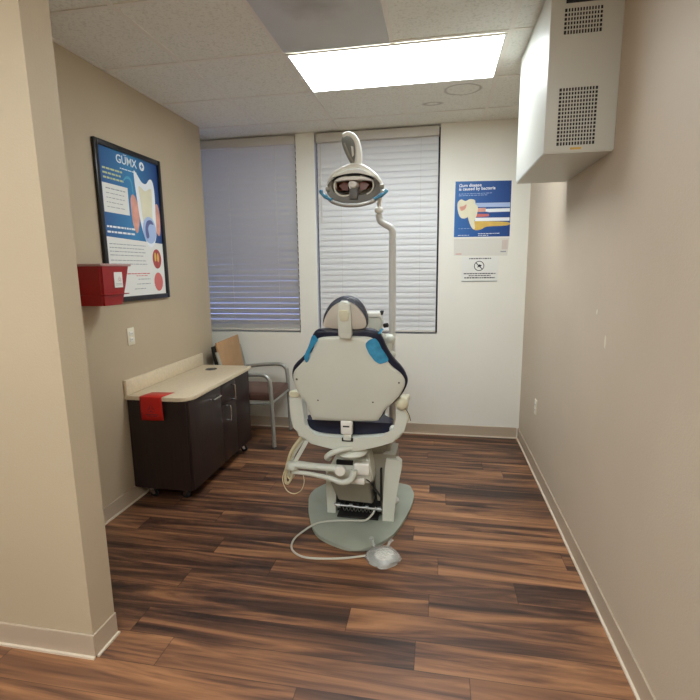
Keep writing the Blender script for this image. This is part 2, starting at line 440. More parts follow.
# ------------------------------------------------------------------ ceiling lights
def ceiling_light(x0, y0, label):
    t = thing('ceiling_light', label, 'ceiling light', (x0 + S, y0 + S / 2, H - .012), 'fluorescent ceiling lights')
    f = NB(); a, b, c, d = x0 + .012, x0 + 2 * S - .012, y0 + .012, y0 + S - .012; w = .014
    box(f, a, b, c, c + w, H - .012, H - .0045, .001, 1); box(f, a, b, d - w, d, H - .012, H - .0045, .001, 1)
    box(f, a, a + w, c + w, d - w, H - .012, H - .0045, .001, 1); box(f, b - w, b, c + w, d - w, H - .012, H - .0045, .001, 1)
    link('frame', f, 'tbar', t)
    link('diffuser', bx(a + w, b - w, c + w, d - w, H - .010, H - .0045), 'lamp', t, smooth=0)
ceiling_light(G0, Y0, 'lit rectangular fluorescent ceiling light above the dental chair, nearest the windows')
ceiling_light(G0, Y0 - 5 * S, 'added unseen fill light in the ceiling overhead just behind the camera')  # unseen fixture, added to brighten the room from behind the camera
ceiling_light(G0, Y0 - 7 * S, 'added unseen fill light in the ceiling nearest the back wall')  # second added fixture out of view, more fill for the room
ceiling_light(G0 - 3 * S, Y0 - 5 * S, 'added unseen fill light in the ceiling of the side hall')  # third added fixture out of view, fill from the hall side

pn = link('ceiling_panel', bx(G0 + .012, G0 + S - .012, Y0 - S + .012, Y0 - .012, H - .009, H - .0002, .001, 1), 'grey_panel', smooth=0)
tag(pn, 'square smooth grey ceiling panel touching the near edge of the lit fixture', 'ceiling panel')
# smudge printed into the panel material
nt = M['grey_panel'].node_tree
def smudge(nt):
    N, L = nt.nodes, nt.links; b = N['Principled BSDF']; src = b.inputs['Base Color'].links[0].from_socket
    tc = N.new('ShaderNodeTexCoord'); mp = N.new('ShaderNodeMapping'); mp.inputs['Location'].default_value = (.58 / .16, -2.31 / .13, 0); mp.inputs['Scale'].default_value = (1 / .16, 1 / .13, 0)
    ln = N.new('ShaderNodeVectorMath'); ln.operation = 'LENGTH'; L.new(tc.outputs['Object'], mp.inputs[0]); L.new(mp.outputs[0], ln.inputs[0])
    nn = N.new('ShaderNodeTexNoise'); nn.inputs['Scale'].default_value = 14; L.new(tc.outputs['Object'], nn.inputs['Vector'])
    ad = N.new('ShaderNodeMath'); ad.operation = 'ADD'; L.new(ln.outputs['Value'], ad.inputs[0]); L.new(nn.outputs['Fac'], ad.inputs[1])
    mr = N.new('ShaderNodeMapRange'); mr.inputs[1].default_value = .6; mr.inputs[2].default_value = 1.7; mr.inputs[3].default_value = .45; mr.inputs[4].default_value = 0
    L.new(ad.outputs[0], mr.inputs[0])
    mx = N.new('ShaderNodeMix'); mx.data_type = 'RGBA'; L.new(mr.outputs[0], mx.inputs[0]); L.new(src, mx.inputs[6]); mx.inputs[7].default_value = rgb(128, 120, 108)
    L.new(mx.outputs[2], b.inputs['Base Color'])
smudge(nt)

# ------------------------------------------------------------------ windows and blinds
def window(n, x0, x1):
    f = NB(); y0, y1 = YW + .09, YW + .13; w = .035
    box(f, x0, x1, y0, y1, SILL, SILL + w); box(f, x0, x1, y0, y1, H - w, H)
    box(f, x0, x0 + w, y0, y1, SILL + w, H - w); box(f, x1 - w, x1, y0, y1, SILL + w, H - w)
    o = struct('window_%d' % n, f, 'sash')
    struct('pane', bx(x0 + w, x1 - w, YW + .105, YW + .111, SILL + w, H - w), 'glass', o)
window(1, W1L, W1R); window(2, W2L, W2R)

def blind(x0, x1, tilt, label, wand_x, cords):
    yc = YW + .034
    t = thing('window_blind', label, 'window blind', ((x0 + x1) / 2, yc, H - .015), 'window blinds')
    vz0, vz1 = 2.642, H - .012
    link('valance', bx(x0 - .004, x1 + .004, YW - .004, YW + .060, vz0, vz1, .003, 2), 'valance', t)
    s = NB(); z = vz0 - .028; pitch = .0525; dw = .062; zb = SILL + .046
    i = 0
    while z > zb:
        a = math.radians(tilt + random.uniform(-1.8, 1.8)); sk = random.uniform(-.0012, .0012)
        n = 4; pr = []
        for j in range(n + 1):
            u = (j / n - .5); cam = .0035 * (1 - (2 * u) ** 2)      # room edge up (u=-.5 is the room side)
            dy = u * dw * math.cos(a); dz = -u * dw * math.sin(a)
            dy -= cam
            pr.append((yc + dy, z + dz))
        A = []; B = []
        for (yy, zz) in pr:
            A.append((s.verts.new((x0, yy, zz + sk)), s.verts.new((x1, yy, zz - sk))))
        for (yy, zz) in pr:
            B.append((s.verts.new((x0, yy + .0022, zz + sk)), s.verts.new((x1, yy + .0022, zz - sk))))
        for q in range(n):
            s.faces.new((A[q][0], A[q + 1][0], A[q + 1][1], A[q][1])); s.faces.new((B[q][0], B[q][1], B[q + 1][1], B[q + 1][0]))
        s.faces.new((A[0][0], A[0][1], B[0][1], B[0][0])); s.faces.new((A[n][0], B[n][0], B[n][1], A[n][1]))
        z -= pitch; i += 1
        if zb - .03 < z < zb: z = zb + .001; pitch = 1
    link('slats', s, 'slat', t)
    link('bottom_rail', bx(x0, x1, yc - .028, yc + .022, SILL + .014, SILL + .034, .004, 2), 'valance', t)
    for cx in cords:
        c = NB(); box(c, cx - .0012, cx + .0012, yc - .0345, yc - .0325, SILL + .03, vz0 + .01); link('ladder_cord', c, 'valance', t, smooth=0)
    if wand_x:
        link('tilt_wand', tube(NB(), [(wand_x, yc - .048, vz0 + .01), (wand_x + .004, yc - .05, 1.95)], .0042, 8, 1), 'valance', t)
blind(W1L + .006, W1R - .014, 57, 'left window blind with bluish daylight between its lower slats, behind the waiting chair', None, (-1.93, -1.47))
blind(W2L + .020, W2R - .016, -80, 'right window blind with nearly shut pale slats, behind the exam light', W2L + .06, (-.86, -.16))

# ------------------------------------------------------------------ wall outlets etc.
def plate_x(name, X, yc, zc, sgn, label, cat, kind):
    t = thing(name, label, cat, (X, yc, zc))
    link('cover_plate', bx(min(X, X + sgn * .006), max(X, X + sgn * .006), yc - .036, yc + .036, zc - .058, zc + .058, .002, 2), 'switch', t)
    for dz in (-.02, .02):
        f = bx(min(X + sgn * .005, X + sgn * .009), max(X + sgn * .005, X + sgn * .009), yc - .016, yc + .016, zc + dz - .014, zc + dz + .014, .0015, 2)
        fo = link('socket_face', f, 'white_plastic', t)
        sl = NB()
        for dy in (-.006, .006): box(sl, min(X + sgn * .0088, X + sgn * .0095), max(X + sgn * .0088, X + sgn * .0095), yc + dy - .001, yc + dy + .001, zc + dz - .004, zc + dz + .005)
        link('slot', sl, 'black', fo, smooth=0)
plate_x('wall_outlet', XL, 2.790, 1.110, 1, 'ivory wall outlet on the left wall under the framed poster', 'outlet', 0)
plate_x('wall_outlet', XR, 3.625, .492, -1, 'ivory wall outlet low on the blank right wall', 'outlet', 0)

def chip(y, z, pts, label):
    bm = prism(NB(), [(XR - .0012, y + a, z + b) for a, b in pts], (.0016, 0, 0))
    tag(link('paint_chip', bm, 'chip', smooth=0), label, 'paint chip', 'paint chips on the right wall')
chip(2.41, 1.318, [(-.006, -.012), (.008, -.009), (.009, .006), (0, .014), (-.009, .004)], 'small pale paint chip on the right wall, the upper and farther of two')
chip(2.272, 1.195, [(-.006, -.03), (.004, -.022), (.009, .004), (.004, .03), (-.007, .024), (-.01, 0)], 'longer pale paint chip on the right wall, the lower and nearer of two')

# ------------------------------------------------------------------ framed poster on the left wall
PY0, PY1, PZ0, PZ1 = 2.590, 3.268, 1.343, 2.313
t = thing('framed_poster', 'black framed blue and white tooth poster headed GUMX on the left wall', 'poster', (XL, (PY0 + PY1) / 2, PZ0))
fr = NB(); fwid = .032; xa, xb = XL + .0005, XL + .022
box(fr, xa, xb, PY0, PY0 + fwid, PZ0, PZ1, .003, 2); box(fr, xa, xb, PY1 - fwid, PY1, PZ0, PZ1, .003, 2)
box(fr, xa, xb, PY0 + fwid, PY1 - fwid, PZ0, PZ0 + fwid, .003, 2); box(fr, xa, xb, PY0 + fwid, PY1 - fwid, PZ1 - fwid, PZ1, .003, 2)
link('frame', fr, 'frame_black', t)
iy0, iy1, iz0, iz1 = PY0 + fwid - .003, PY1 - fwid + .003, PZ0 + fwid - .003, PZ1 - fwid + .003
sh = link('poster_sheet', bx(XL + .002, XL + .008, iy0, iy1, iz0, iz1), 'paper', t, smooth=0)
PX = XL + .0082
W_, H_ = iy1 - iy0, iz1 - iz0
def pq(u, v, dx=0): return (PX + dx, iy0 + u * W_, iz0 + v * H_)     # u to the right, v up (0..1)
def flat(name, pts, m, parent, dx, l=None):
    o = link(name, prism(NB(), [pq(a, b, dx) for a, b in pts], (.0004, 0, 0)), m, parent, smooth=0)
    if l: o['label'] = l
    return o
def circ(u, v, ru, rv, n=28): return [(u + ru * math.cos(2 * PI * i / n), v + rv * math.sin(2 * PI * i / n)) for i in range(n)]
flat('blue_field', [(0, .415), (1, .395), (1, 1), (0, 1)], 'poster_blue', sh, 0, 'blue upper field of the poster')
flat('white_card', [(.035, .575), (.425, .575), (.425, .765), (.035, .765)], 'paper', sh, .0005, 'white text card on the blue field')
flat('gum_drawing', smooth_poly([Vector((.47, .52, 0)), Vector((.54, .46, 0)), Vector((.6, .60, 0)), Vector((.56, .70, 0)), Vector((.50, .73, 0)), Vector((.46, .68, 0))], 4) and [(p.x, p.y) for p in smooth_poly([(.47, .52, 0), (.54, .46, 0), (.6, .60, 0), (.56, .70, 0), (.50, .73, 0), (.46, .68, 0)], 4)], 'ink_gum', sh, .0005)
flat('gum_drawing', [(p.x, p.y) for p in smooth_poly([(.88, .50, 0), (.96, .46, 0), (.985, .62, 0), (.94, .70, 0), (.87, .64, 0)], 4)], 'ink_gum', sh, .0005)
tooth = [(.555, .90), (.60, .885), (.68, .835), (.76, .83), (.83, .87), (.885, .86), (.91, .78), (.90, .62), (.885, .46), (.82, .38), (.74, .365), (.66, .43), (.60, .56), (.575, .70), (.555, .82)]
flat('tooth_drawing', [(p.x, p.y) for p in smooth_poly([(a, b, 0) for a, b in tooth], 4)], 'ink_white', sh, .0009, 'cut-away tooth drawing')
flat('tooth_core', [(p.x, p.y) for p in smooth_poly([(.62, .80, 0), (.73, .775, 0), (.85, .80, 0), (.84, .66, 0), (.82, .52, 0), (.74, .50, 0), (.66, .54, 0), (.63, .70, 0)], 4)], 'ink_tooth', sh, .0013)
flat('root_lens', circ(.76, .49, .125, .10), 'ink_blue', sh, .0017)
flat('root_swirl', [(p.x, p.y) for p in smooth_poly([(.68, .50, 0), (.72, .555, 0), (.80, .565, 0), (.84, .535, 0), (.77, .535, 0), (.73, .50, 0), (.74, .44, 0), (.69, .43, 0)], 4)], 'ink_violet', sh, .0021)
flat('curl_line', [(p.x, p.y) for p in smooth_poly([(.34, .79, 0), (.42, .845, 0), (.50, .83, 0), (.52, .74, 0), (.505, .74, 0), (.49, .815, 0), (.42, .828, 0)], 4)], 'ink_teal', sh, .0005)
flat('round_picture', circ(.86, .275, .085, .075), 'ink_red', sh, .0005, 'upper round red tooth picture')
flat('round_picture', circ(.86, .098, .085, .072), 'ink_pink', sh, .0005, 'lower round pink gum picture')
flat('picture_detail', circ(.83, .29, .018, .035), 'ink_gold', sh, .0009); flat('picture_detail', circ(.88, .285, .018, .035), 'ink_gold', sh, .0009)
def dashes(rows, m, parent, dx, frm):
    """blurred lines of small print: word-length dashes, one part per line"""
    rnd = random.Random(len(rows) * 31 + int(rows[0][1] * 997))
    for (u0, v, u1, h) in rows:
        bm = NB(); u = u0
        while u < u1 - .01:
            w = min(rnd.uniform(.02, .07) * frm, u1 - u)
            prism(bm, [pq(u, v, dx), pq(u + w, v, dx), pq(u + w, v + h, dx), pq(u, v + h, dx)], (.0003, 0, 0)); u += w + .011 * frm
        link('print_line', bm, m, parent, smooth=0)
dashes([(.08, .73, .38, .006), (.08, .70, .36, .004), (.08, .67, .36, .004), (.08, .64, .34, .004), (.08, .61, .37, .004)], 'ink_grey', sh, .001, 1)
dashes([(.05, .475, .55, .013), (.05, .440, .50, .013)], 'ink_white', sh, .0005, 1)
dashes([(.06, .365, .66, .005), (.06, .34, .62, .005), (.06, .315, .66, .005), (.06, .29, .6, .005), (.06, .255, .64, .005), (.06, .23, .66, .005), (.06, .20, .3, .005), (.48, .12, .7, .005), (.45, .085, .7, .005), (.4, .05, .6, .005)], 'ink_grey', sh, .0005, 1)
dashes([(.06, .16, .70, .007), (.45, .145, .66, .005)], 'ink_pink', sh, .0005, 1)
dashes([(.06, .855, .36, .012), (.06, .825, .33, .012), (.06, .795, .38, .012)], 'ink_yellow', sh, .0005, 1)
dashes([(.33, .885, .62, .007)], 'ink_white', sh, .0005, .8)
o = text_mesh('heading_text', 'GUMX', .072, pq(.275, .922, .0005), (0, 1, 0), (0, 0, 1), 'ink_white', sh, bold=.0008)
bm = NB(); box(bm, PX + .0004, PX + .0009, iy0 + .425 * W_ - .016, iy0 + .425 * W_ + .016, iz0 + .995 * H_ - .0105, iz0 + .995 * H_ - .0065)
link('heading_macron', bm, 'ink_white', sh, smooth=0)
flat('logo_disc', circ(.705, .948, .045, .0315), 'ink_white', sh, .0005)
flat('logo_spark', [(.705, .968), (.716, .953), (.732, .948), (.716, .942), (.705, .926), (.694, .942), (.678, .948), (.694, .953)], 'poster_blue', sh, .0011)

# ------------------------------------------------------------------ sharps container
t = thing('sharps_container', 'red plastic sharps box with white label mounted on the left wall beside the poster', 'sharps container', (XL, 2.44, 1.345))
prof = [(XL + .001, 1.35), (-1.835, 1.345), (-1.812, 1.36), (-1.806, 1.555), (XL + .001, 1.555)]
b0, b1 = 2.335, 2.545
bm = bridge(NB(), [[(XL + .001, 2.35, 1.345), (-1.835, 2.35, 1.345), (-1.835, 2.525, 1.345), (XL + .001, 2.525, 1.345)],
                   [(XL + .001, 2.335, 1.46), (-1.82, 2.335, 1.46), (-1.82, 2.55, 1.46), (XL + .001, 2.55, 1.46)],
                   [(XL + .001, 2.325, 1.566), (-1.812, 2.325, 1.566), (-1.812, 2.575, 1.566), (XL + .001, 2.575, 1.566)]])
bmesh.ops.bevel(bm, geom=[e for e in bm.edges if abs(e.verts[0].co.z - e.verts[1].co.z) > .05 and e.verts[0].co.x > -1.9], offset=.012, segments=3, affect='EDGES')
link('box_body', bm, 'red', t)
lab(link('lid', bx(XL + .001, -1.805, 2.318, 2.582, 1.566, 1.580, .004, 2), 'lid', t), 'pinkish translucent lid')
link('mounting_ledge', bx(XL + .001, -1.812, 2.34, 2.555, 1.404, 1.410, .002, 1), 'red', t)
lb = link('label_sticker', bx(-1.8165, -1.8145, 2.434, 2.505, 1.445, 1.537), 'paper', t, smooth=0)
def biohazard(bm, o, r, u, n, s, th=.0006):
    """three open crescents round a small ring"""
    o, r, u, n = Vector(o), Vector(r), Vector(u), Vector(n)
    for k in range(3):
        a0 = PI / 2 + k * 2 * PI / 3; c = Vector((math.cos(a0), math.sin(a0))) * s * .5
        outer = []; inner = []
        for i in range(17):
            a = a0 + math.radians(-150 + 300 * i / 16) + 0
            outer.append((c.x + math.cos(a) * s * .42, c.y + math.sin(a) * s * .42))
            inner.append((c.x * 1.12 + math.cos(a) * s * .30, c.y * 1.12 + math.sin(a) * s * .30))
        for i in range(16):
            q = [outer[i], outer[i + 1], inner[i + 1], inner[i]]
            vs = [bm.verts.new(o + r * x + u * y + n * th) for x, y in q]; bm.faces.new(vs)
    return bm
link('hazard_mark', biohazard(NB(), (-1.8143, 2.478, 1.492), (0, 1, 0), (0, 0, 1), (1, 0, 0), .017), 'ink_red', lb, smooth=0)
for z in (1.458, 1.466): link('print_line', bx(-1.8146, -1.8140, 2.442, 2.497, z, z + .002), 'ink_grey', lb, smooth=0)

# ------------------------------------------------------------------ rolling cabinet
CX0, CX1, CY0, CY1, CZ0, CZ1 = XL + .006, -1.575, 2.685, 3.685, .095, .708
t = thing('rolling_cabinet', 'dark brown wooden cabinet on casters with beige counter along the left wall', 'cabinet', ((CX0 + CX1) / 2, (CY0 + CY1) / 2, 0))
link('body', bx(CX0, CX1, CY0, CY1, CZ0, CZ1, .002, 1), 'espresso', t)
link('base_rail', bx(CX0 + .03, CX1 - .03, CY0 + .03, CY1 - .03, CZ0 - .018, CZ0 - .0003), 'black', t)
def pull(parent, p, d, out=.036, span=.11):
    """bow handle at p along direction d, standing off in +X"""
    p = Vector(p); d = Vector(d).normalized(); e = Vector((out, 0, 0)); h = d * span / 2
    pts = [p - h, p - h + e * .8, p - h * .86 + e, p + h * .86 + e, p + h + e * .8, p + h]
    link('handle', tube(NB(), pts, .0052, 8, 3), 'chrome', parent)
fx = CX1
def door(y0, y1, z0, z1, hp, hd, name='door'):
    o = link(name, bx(fx + .0005, fx + .019, y0, y1, z0, z1, .0025, 2), 'espresso', t)
    pull(o, (fx + .018, hp[0], hp[1]), hd)
door(2.690, 3.145, .100, .704, (3.02, .645), (0, 1, 0))
door(3.149, 3.400, .100, .545, (3.225, .470), (0, 0, 1))
door(3.149, 3.400, .549, .704, (3.315, .612), (0, 0, 1), 'drawer')
door(3.404, 3.670, .100, .704, (3.45, .1 + .0), (0, 0, 1)) if False else link('door', bx(fx + .0005, fx + .019, 3.404, 3.670, .100, .704, .0025, 2), 'espresso', t)
# counter with rounded near corner
X0, X1, A0, A1 = XL + .002, -1.542, 2.668, 3.705
pts = [(X0, A0), (X1 - .085, A0)] + [(X1 - .085 + .085 * math.sin(a), A0 + .085 - .085 * math.cos(a)) for a in [PI / 2 * i / 8 for i in range(1, 8)]] + [(X1, A0 + .085), (X1, A1), (X0, A1)]
ct = link('countertop', prism(NB(), [(x, y, .7085) for x, y in pts], (0, 0, .028), .004, 2), 'counter', t)
bs = bx(X0, X0 + .022, A0, A1, .7368, .838, .004, 2)
link('backsplash', bs, 'counter', t)
g = lathe(NB(), [(.030, 0), (.045, 0), (.047, .003), (.044, .005), (.036, .0045), (.030, .001), (.030, 0)], (-1.815, 3.52, .7366), (0, 0, 1), 28, caps=False)
lab(link('grommet', g, 'chrome', t), 'round metal grommet in the counter')
link('grommet_hole', lathe(NB(), [(0, 0), (.0355, 0), (.0355, .0012), (0, .0012)], (-1.815, 3.52, .7367), (0, 0, 1), 24), 'dark_hole', t)
for (x, y, rz) in ((-1.915, 2.748, .3), (-1.650, 2.758, 2.7), (-1.905, 3.60, .2), (-1.625, 3.62, .3)):
    c = link('caster', lathe(NB(), [(.026, 0), (.026, .004), (.012, .010), (.012, .012)], (x, y, .0648), (0, 0, 1), 16), 'chrome', t)
    dx, dy = math.cos(rz), math.sin(rz)
    fk = NB()
    for s in (-1, 1):
        pts = [(x - dy * .014 * s + dx * a, y + dx * .014 * s + dy * a, z) for a, z in ((-.014, .065), (.018, .065), (.030, .030), (.020, .022), (.008, .028))]
        prism(fk, pts, (-dy * .002 * s, dx * .002 * s, 0))
    link('fork', fk, 'chrome', c, smooth=0)
    wc = Vector((x + dx * .018, y + dy * .018, .0305))
    link('wheel', lathe(NB(), [(.010, -.011), (.026, -.011), (.0302, -.007), (.0302, .007), (.026, .011), (.010, .011)], wc, (-dy, dx, 0), 20), 'rubber', c)
# red biohazard sheet hanging over the near counter edge
t = thing('biohazard_sheet', 'red biohazard plastic sheet taped over the near edge of the beige counter', 'sheet', (-1.86, 2.665, .737))
ysurf, yfr = .7370, A0 - .0018
cols = []
bm = NB()
L_ = []
for i in range(9):
    u = i / 8; x = -1.888 + u * .158
    w = .0022 * math.sin(u * 9); row = []
    row.append((x + .022, 2.775 + .012 * u, ysurf + .0004)); row.append((x + .010, 2.72, ysurf + .0006)); row.append((x + .003, A0 + .004, ysurf + .0008))
    row.append((x, yfr - .001, ysurf - .004)); row.append((x, yfr - .001, .70)); row.append((x + .002, yfr - .002 + w - .001, .64)); row.append((x + .005, yfr - .004 + w * 1.4, .578 + .004 * u))
    L_.append([bm.verts.new(p) for p in row])
for a, b in zip(L_, L_[1:]):
    for j in range(6): bm.faces.new((a[j], b[j], b[j + 1], a[j + 1]))
o = link('film', bm, 'red_film', t)
so = o.modifiers.new('thick', 'SOLIDIFY'); so.thickness = .0008; so.offset = 1
link('hazard_mark', biohazard(NB(), (-1.808, 2.6602, .655), (1, 0, 0), (0, 0, 1), (0, -1, 0), .03, .001), 'ink', t, smooth=0)
bm = NB()
for z, a, b in ((.618, -1.85, -1.76), (.608, -1.84, -1.77)): box(bm, a, b, 2.6598, 2.6603, z, z + .004)
link('printed_lines', bm, 'ink', t, smooth=0)

# ------------------------------------------------------------------ waiting chair (faces +X)
t = thing('guest_armchair', 'armchair with silver tube arms, brown seat and tan back in the far left corner', 'chair', (-1.62, 3.95, 0))
FX, NY, FY = -1.38, 3.735, 4.205
for y, nm in ((NY, 0), (FY, 1)):
    lo = tube(NB(), [(FX + .005, y, .0), (FX, y, .2), (FX - .01, y, .55), (FX - .03, y, .625), (FX - .09, y, .652), (FX - .25, y, .645), (FX - .42, y, .622)], .018, 12, 5)
    link('arm', lo, 'silver', t)
    lg = tube(NB(), [(FX - .52, y, .0), (FX - .47, y, .22), (FX - .44, y, .42), (FX - .445, y, .66), (FX - .485, y, .84)], .0145, 12, 5)
    link('rear_leg', lg, 'silver', t)
    link('side_rail', tube(NB(), [(FX - .005, y, .405), (FX - .44, y, .38)], .011, 10, 1), 'silver', t)
    link('foot_glide', lathe(NB(), [(.018, 0), (.018, .012), (.014, .014)], (FX + .005, y, 0), (0, 0, 1), 14), 'rubber', t)
link('front_rail', tube(NB(), [(FX - .005, NY, .405), (FX - .005, FY, .405)], .011, 10, 1), 'silver', t)
bm = bx(FX - .43, FX + .005, NY + .02, FY - .02, .415, .485, .018, 4)
link('seat', bm, 'brown_vinyl', t)
a = [(FX - .415, NY + .018, .50), (FX - .415, FY - .018, .50), (FX - .482, FY - .012, .935), (FX - .482, NY + .012, .920)]
link('backrest', prism(NB(), a, (-.022, 0, -.003), .006, 3), 'tan_back', t)
a = [(FX - .448, NY + .022, .50), (FX - .448, FY - .022, .50), (FX - .512, FY - .022, .90), (FX - .512, NY + .03, .885)]
lab(link('back_cushion', prism(NB(), a, (-.045, 0, -.006), .015, 3), 'black', t), 'black rear pad of the backrest')

# ------------------------------------------------------------------ wall-mounted air box on the right
BX0, BX1, BY0, BY1, BZ0 = .455, XR - .0005, 2.352, 3.125, 2.034
t = thing('wall_air_unit', 'large cream metal air unit with black grilles high on the right wall', 'air unit', (XR, 2.74, BZ0))
link('casing', bx(BX0, BX1, BY0, BY1, BZ0, H - .005, .003, 2), 'cream_box', t)
link('bottom_lip', bx(BX0 + .004, BX1 - .004, BY0 + .004, BY1 - .004, BZ0 - .004, BZ0, 0), 'cream_box', t)
def grille(x0, x1, z0, z1, nx, nz):
    o = link('grille', bx(x0, x1, BY0 - .0012, BY0 - .0004, z0, z1), 'dark_hole', t, smooth=0)
    b = NB(); px = (x1 - x0) / nx; pz = (z1 - z0) / nz
    for i in range(1, nx): box(b, x0 + i * px - .0022, x0 + i * px + .0022, BY0 - .004, BY0 - .001, z0, z1)
    for i in range(1, nz): box(b, x0, x1, BY0 - .0042, BY0 - .001, z0 + i * pz - .0022, z0 + i * pz + .0022)
    link('grille_mesh', b, 'cream_box', o, smooth=0)
grille(.512, .662, 2.512, 2.612, 13, 6)
grille(.508, .664, 2.062, 2.298, 13, 15)
link('display_slot', bx(.515, .664, BY0 - .003, BY0 - .0004, 2.632, 2.70, .001, 1), 'dark_hole', t)
lab(link('rating_label', bx(.566, .612, BY0 - .0016, BY0 - .0004, 2.043, 2.052), 'ink_gold', t, smooth=0), 'small yellow sticker')
link('keyhole', bx(BX0 - .0015, BX0 - .0004, 2.88, 2.89, 2.56, 2.583), 'dark_hole', t, smooth=0)

# ------------------------------------------------------------------ posters on the far wall
t = thing('gum_disease_poster', 'blue gum disease poster taped to the far white wall', 'poster', (.36, YW, 1.78))
fx0, fx1, fz0, fz1 = .127, .598, 1.785, 2.256; FYp = YW - .0012
sheet = link('poster_sheet', prism(NB(), [(fx0, FYp, fz0 + .0), (fx1, FYp, fz0 - .004), (fx1 - .002, FYp, fz1 - .006), (fx0 + .004, FYp, fz1 + .006)], (0, .001, 0)), 'paper', t, smooth=0)
link('blue_field', prism(NB(), [(fx0 + .004, FYp - .0005, fz0 + .012), (fx1 - .003, FYp - .0005, fz0 + .008), (fx1 - .005, FYp - .0005, fz1 - .008), (fx0 + .008, FYp - .0005, fz1 + .003)], (0, .0004, 0)), 'poster_blue2', sheet, smooth=0)
def fq(u, v, d=0): return (fx0 + u * (fx1 - fx0), FYp - .0006 - d, fz0 + v * (fz1 - fz0))
def fflat(name, pts, m, d=.0004, p=None): return link(name, prism(NB(), [fq(a, b, d) for a, b in pts], (0, .0003, 0)), m, p or sheet, smooth=0)
text_mesh('heading_text', 'Gum disease', .036, fq(.08, .905, .0003), (1, 0, 0), (0, 0, 1), 'ink_white', sheet, bold=.0006)
text_mesh('heading_text', 'is caused by bacteria', .036, fq(.08, .845, .0003), (1, 0, 0), (0, 0, 1), 'ink_white', sheet, bold=.0006)
def fdash(rows, m, parent, d, f=1, q=fq, seed=3):
    rnd = random.Random(seed)
    for (u0, v, u1, h) in rows:
        bm = NB(); u = u0
        while u < u1 - .01:
            w = min(rnd.uniform(.02, .06) * f, u1 - u)
            prism(bm, [q(u, v, d), q(u + w, v, d), q(u + w, v + h, d), q(u, v + h, d)], (0, .0002, 0)); u += w + .012 * f
        link('print_line', bm, m, parent, smooth=0)
fdash([(.08, .78, .66, .008), (.08, .75, .58, .008), (.09, .17, .3, .006)], 'ink_blue', sheet, .0004)
fdash([(.44, .07, .82, .012), (.44, .04, .62, .010), (.08, .05, .30, .008)], 'ink_white', sheet, .0004)
fflat('tooth_drawing', [(p.x, p.y) for p in smooth_poly([(.06, .62, 0), (.08, .45, 0), (.14, .36, 0), (.24, .37, 0), (.30, .46, 0), (.36, .52, 0), (.37, .66, 0), (.28, .69, 0), (.20, .66, 0), (.12, .69, 0)], 4)], 'ink_tooth')
fflat('tooth_decay', [(p.x, p.y) for p in smooth_poly([(.10, .56, 0), (.13, .49, 0), (.20, .52, 0), (.22, .60, 0), (.16, .57, 0)], 4)], 'ink_gum', .0008)
fflat('root_band', [(.36, .62), (.98, .61), (.98, .53), (.36, .55)], 'ink_blue')
fflat('root_band', [(.40, .51), (.98, .51), (.98, .45), (.62, .45), (.58, .46), (.40, .46)], 'ink_white')
fflat('root_band', [(.38, .36), (.98, .35), (.98, .29), (.38, .30)], 'ink_white')
fflat('gum_band', [(.38, .43), (.62, .42), (.62, .38), (.38, .37)], 'ink_pink')
fflat('gum_band', [(.38, .53), (.56, .53), (.56, .46), (.38, .46)], 'ink_gum', .0008)
fflat('gum_band', [(p.x, p.y) for p in smooth_poly([(.32, .28, 0), (.42, .30, 0), (.945, .27, 0), (.945, .21, 0), (.60, .20, 0), (.50, .155, 0), (.40, .14, 0), (.33, .18, 0)], 3)], 'ink_gold')
fflat('tooth_drawing', [(p.x, p.y) for p in smooth_poly([(.24, .44, 0), (.28, .28, 0), (.33, .18, 0), (.38, .17, 0), (.37, .3, 0), (.41, .42, 0), (.42, .55, 0), (.36, .60, 0), (.28, .56, 0)], 4)], 'ink_tooth', .0012)

t = thing('white_notice_sheet', 'blank-looking white paper sheet taped below the blue poster', 'paper sheet', (.36, YW, 1.63))
s2 = link('paper_sheet', prism(NB(), [(.135, YW - .0011, 1.640), (.583, YW - .0011, 1.632), (.594, YW - .0011, 1.779), (.132, YW - .0011, 1.783)], (0, .001, 0)), 'paper_off', t, smooth=0)
bm = NB(); box(bm, .525, .572, YW - .0016, YW - .0012, 1.662, 1.672); link('printed_mark', bm, 'ink_grey', s2, smooth=0)
bm = NB(); box(bm, .15, .2, YW - .0016, YW - .0012, 1.650, 1.655); link('printed_line', bm, 'ink_pink', s2, smooth=0)
lab(link('thumb_photo', bx(.535, .583, YW - .0016, YW - .0012, 1.685, 1.765), mat('faded_pink_print', rgb(205, 192, 182), .7), s2, smooth=0), 'faded pinkish print on the sheet')

t = thing('prohibition_sign', 'small white notice with a crossed-out circle on the far wall below the papers', 'sign', (.36, YW, 1.41))
nx0, nx1, nz0, nz1 = .205, .512, 1.414, 1.628
s3 = link('sign_board', bx(nx0, nx1, YW - .004, YW - .0005, nz0, nz1, .001, 1), 'paper', t, smooth=0)
lab(link('edge_strip', bx(nx0, nx1 - .004, YW - .006, YW - .0042, nz0, nz0 + .006), 'ink_grey', s3, smooth=0), 'grey bottom edge strip')
ro = lathe(NB(), [(.037, 0), (.043, 0), (.043, .0006), (.037, .0006), (.037, 0)], (.352, YW - .0048, 1.548), (0, 1, 0), 36, caps=False); 
link('circle_ring', ro, 'ink', s3, smooth=0)
bm = NB(); bar(bm, (.352 - .028, YW - .0045, 1.548 + .028), (.352 + .028, YW - .0045, 1.548 - .028), .0006, .007, 0)
prism(bm, [(.340, YW - .0046, 1.548), (.352, YW - .0046, 1.562), (.374, YW - .0046, 1.553), (.366, YW - .0046, 1.543), (.350, YW - .0046, 1.541), (.338, YW - .0046, 1.532)], (0, .0004, 0))
link('pictogram', bm, 'ink', s3, smooth=0)
def nq(u, v, d=0): return (nx0 + u * (nx1 - nx0), YW - .0042 - d, nz0 + v * (nz1 - nz0))
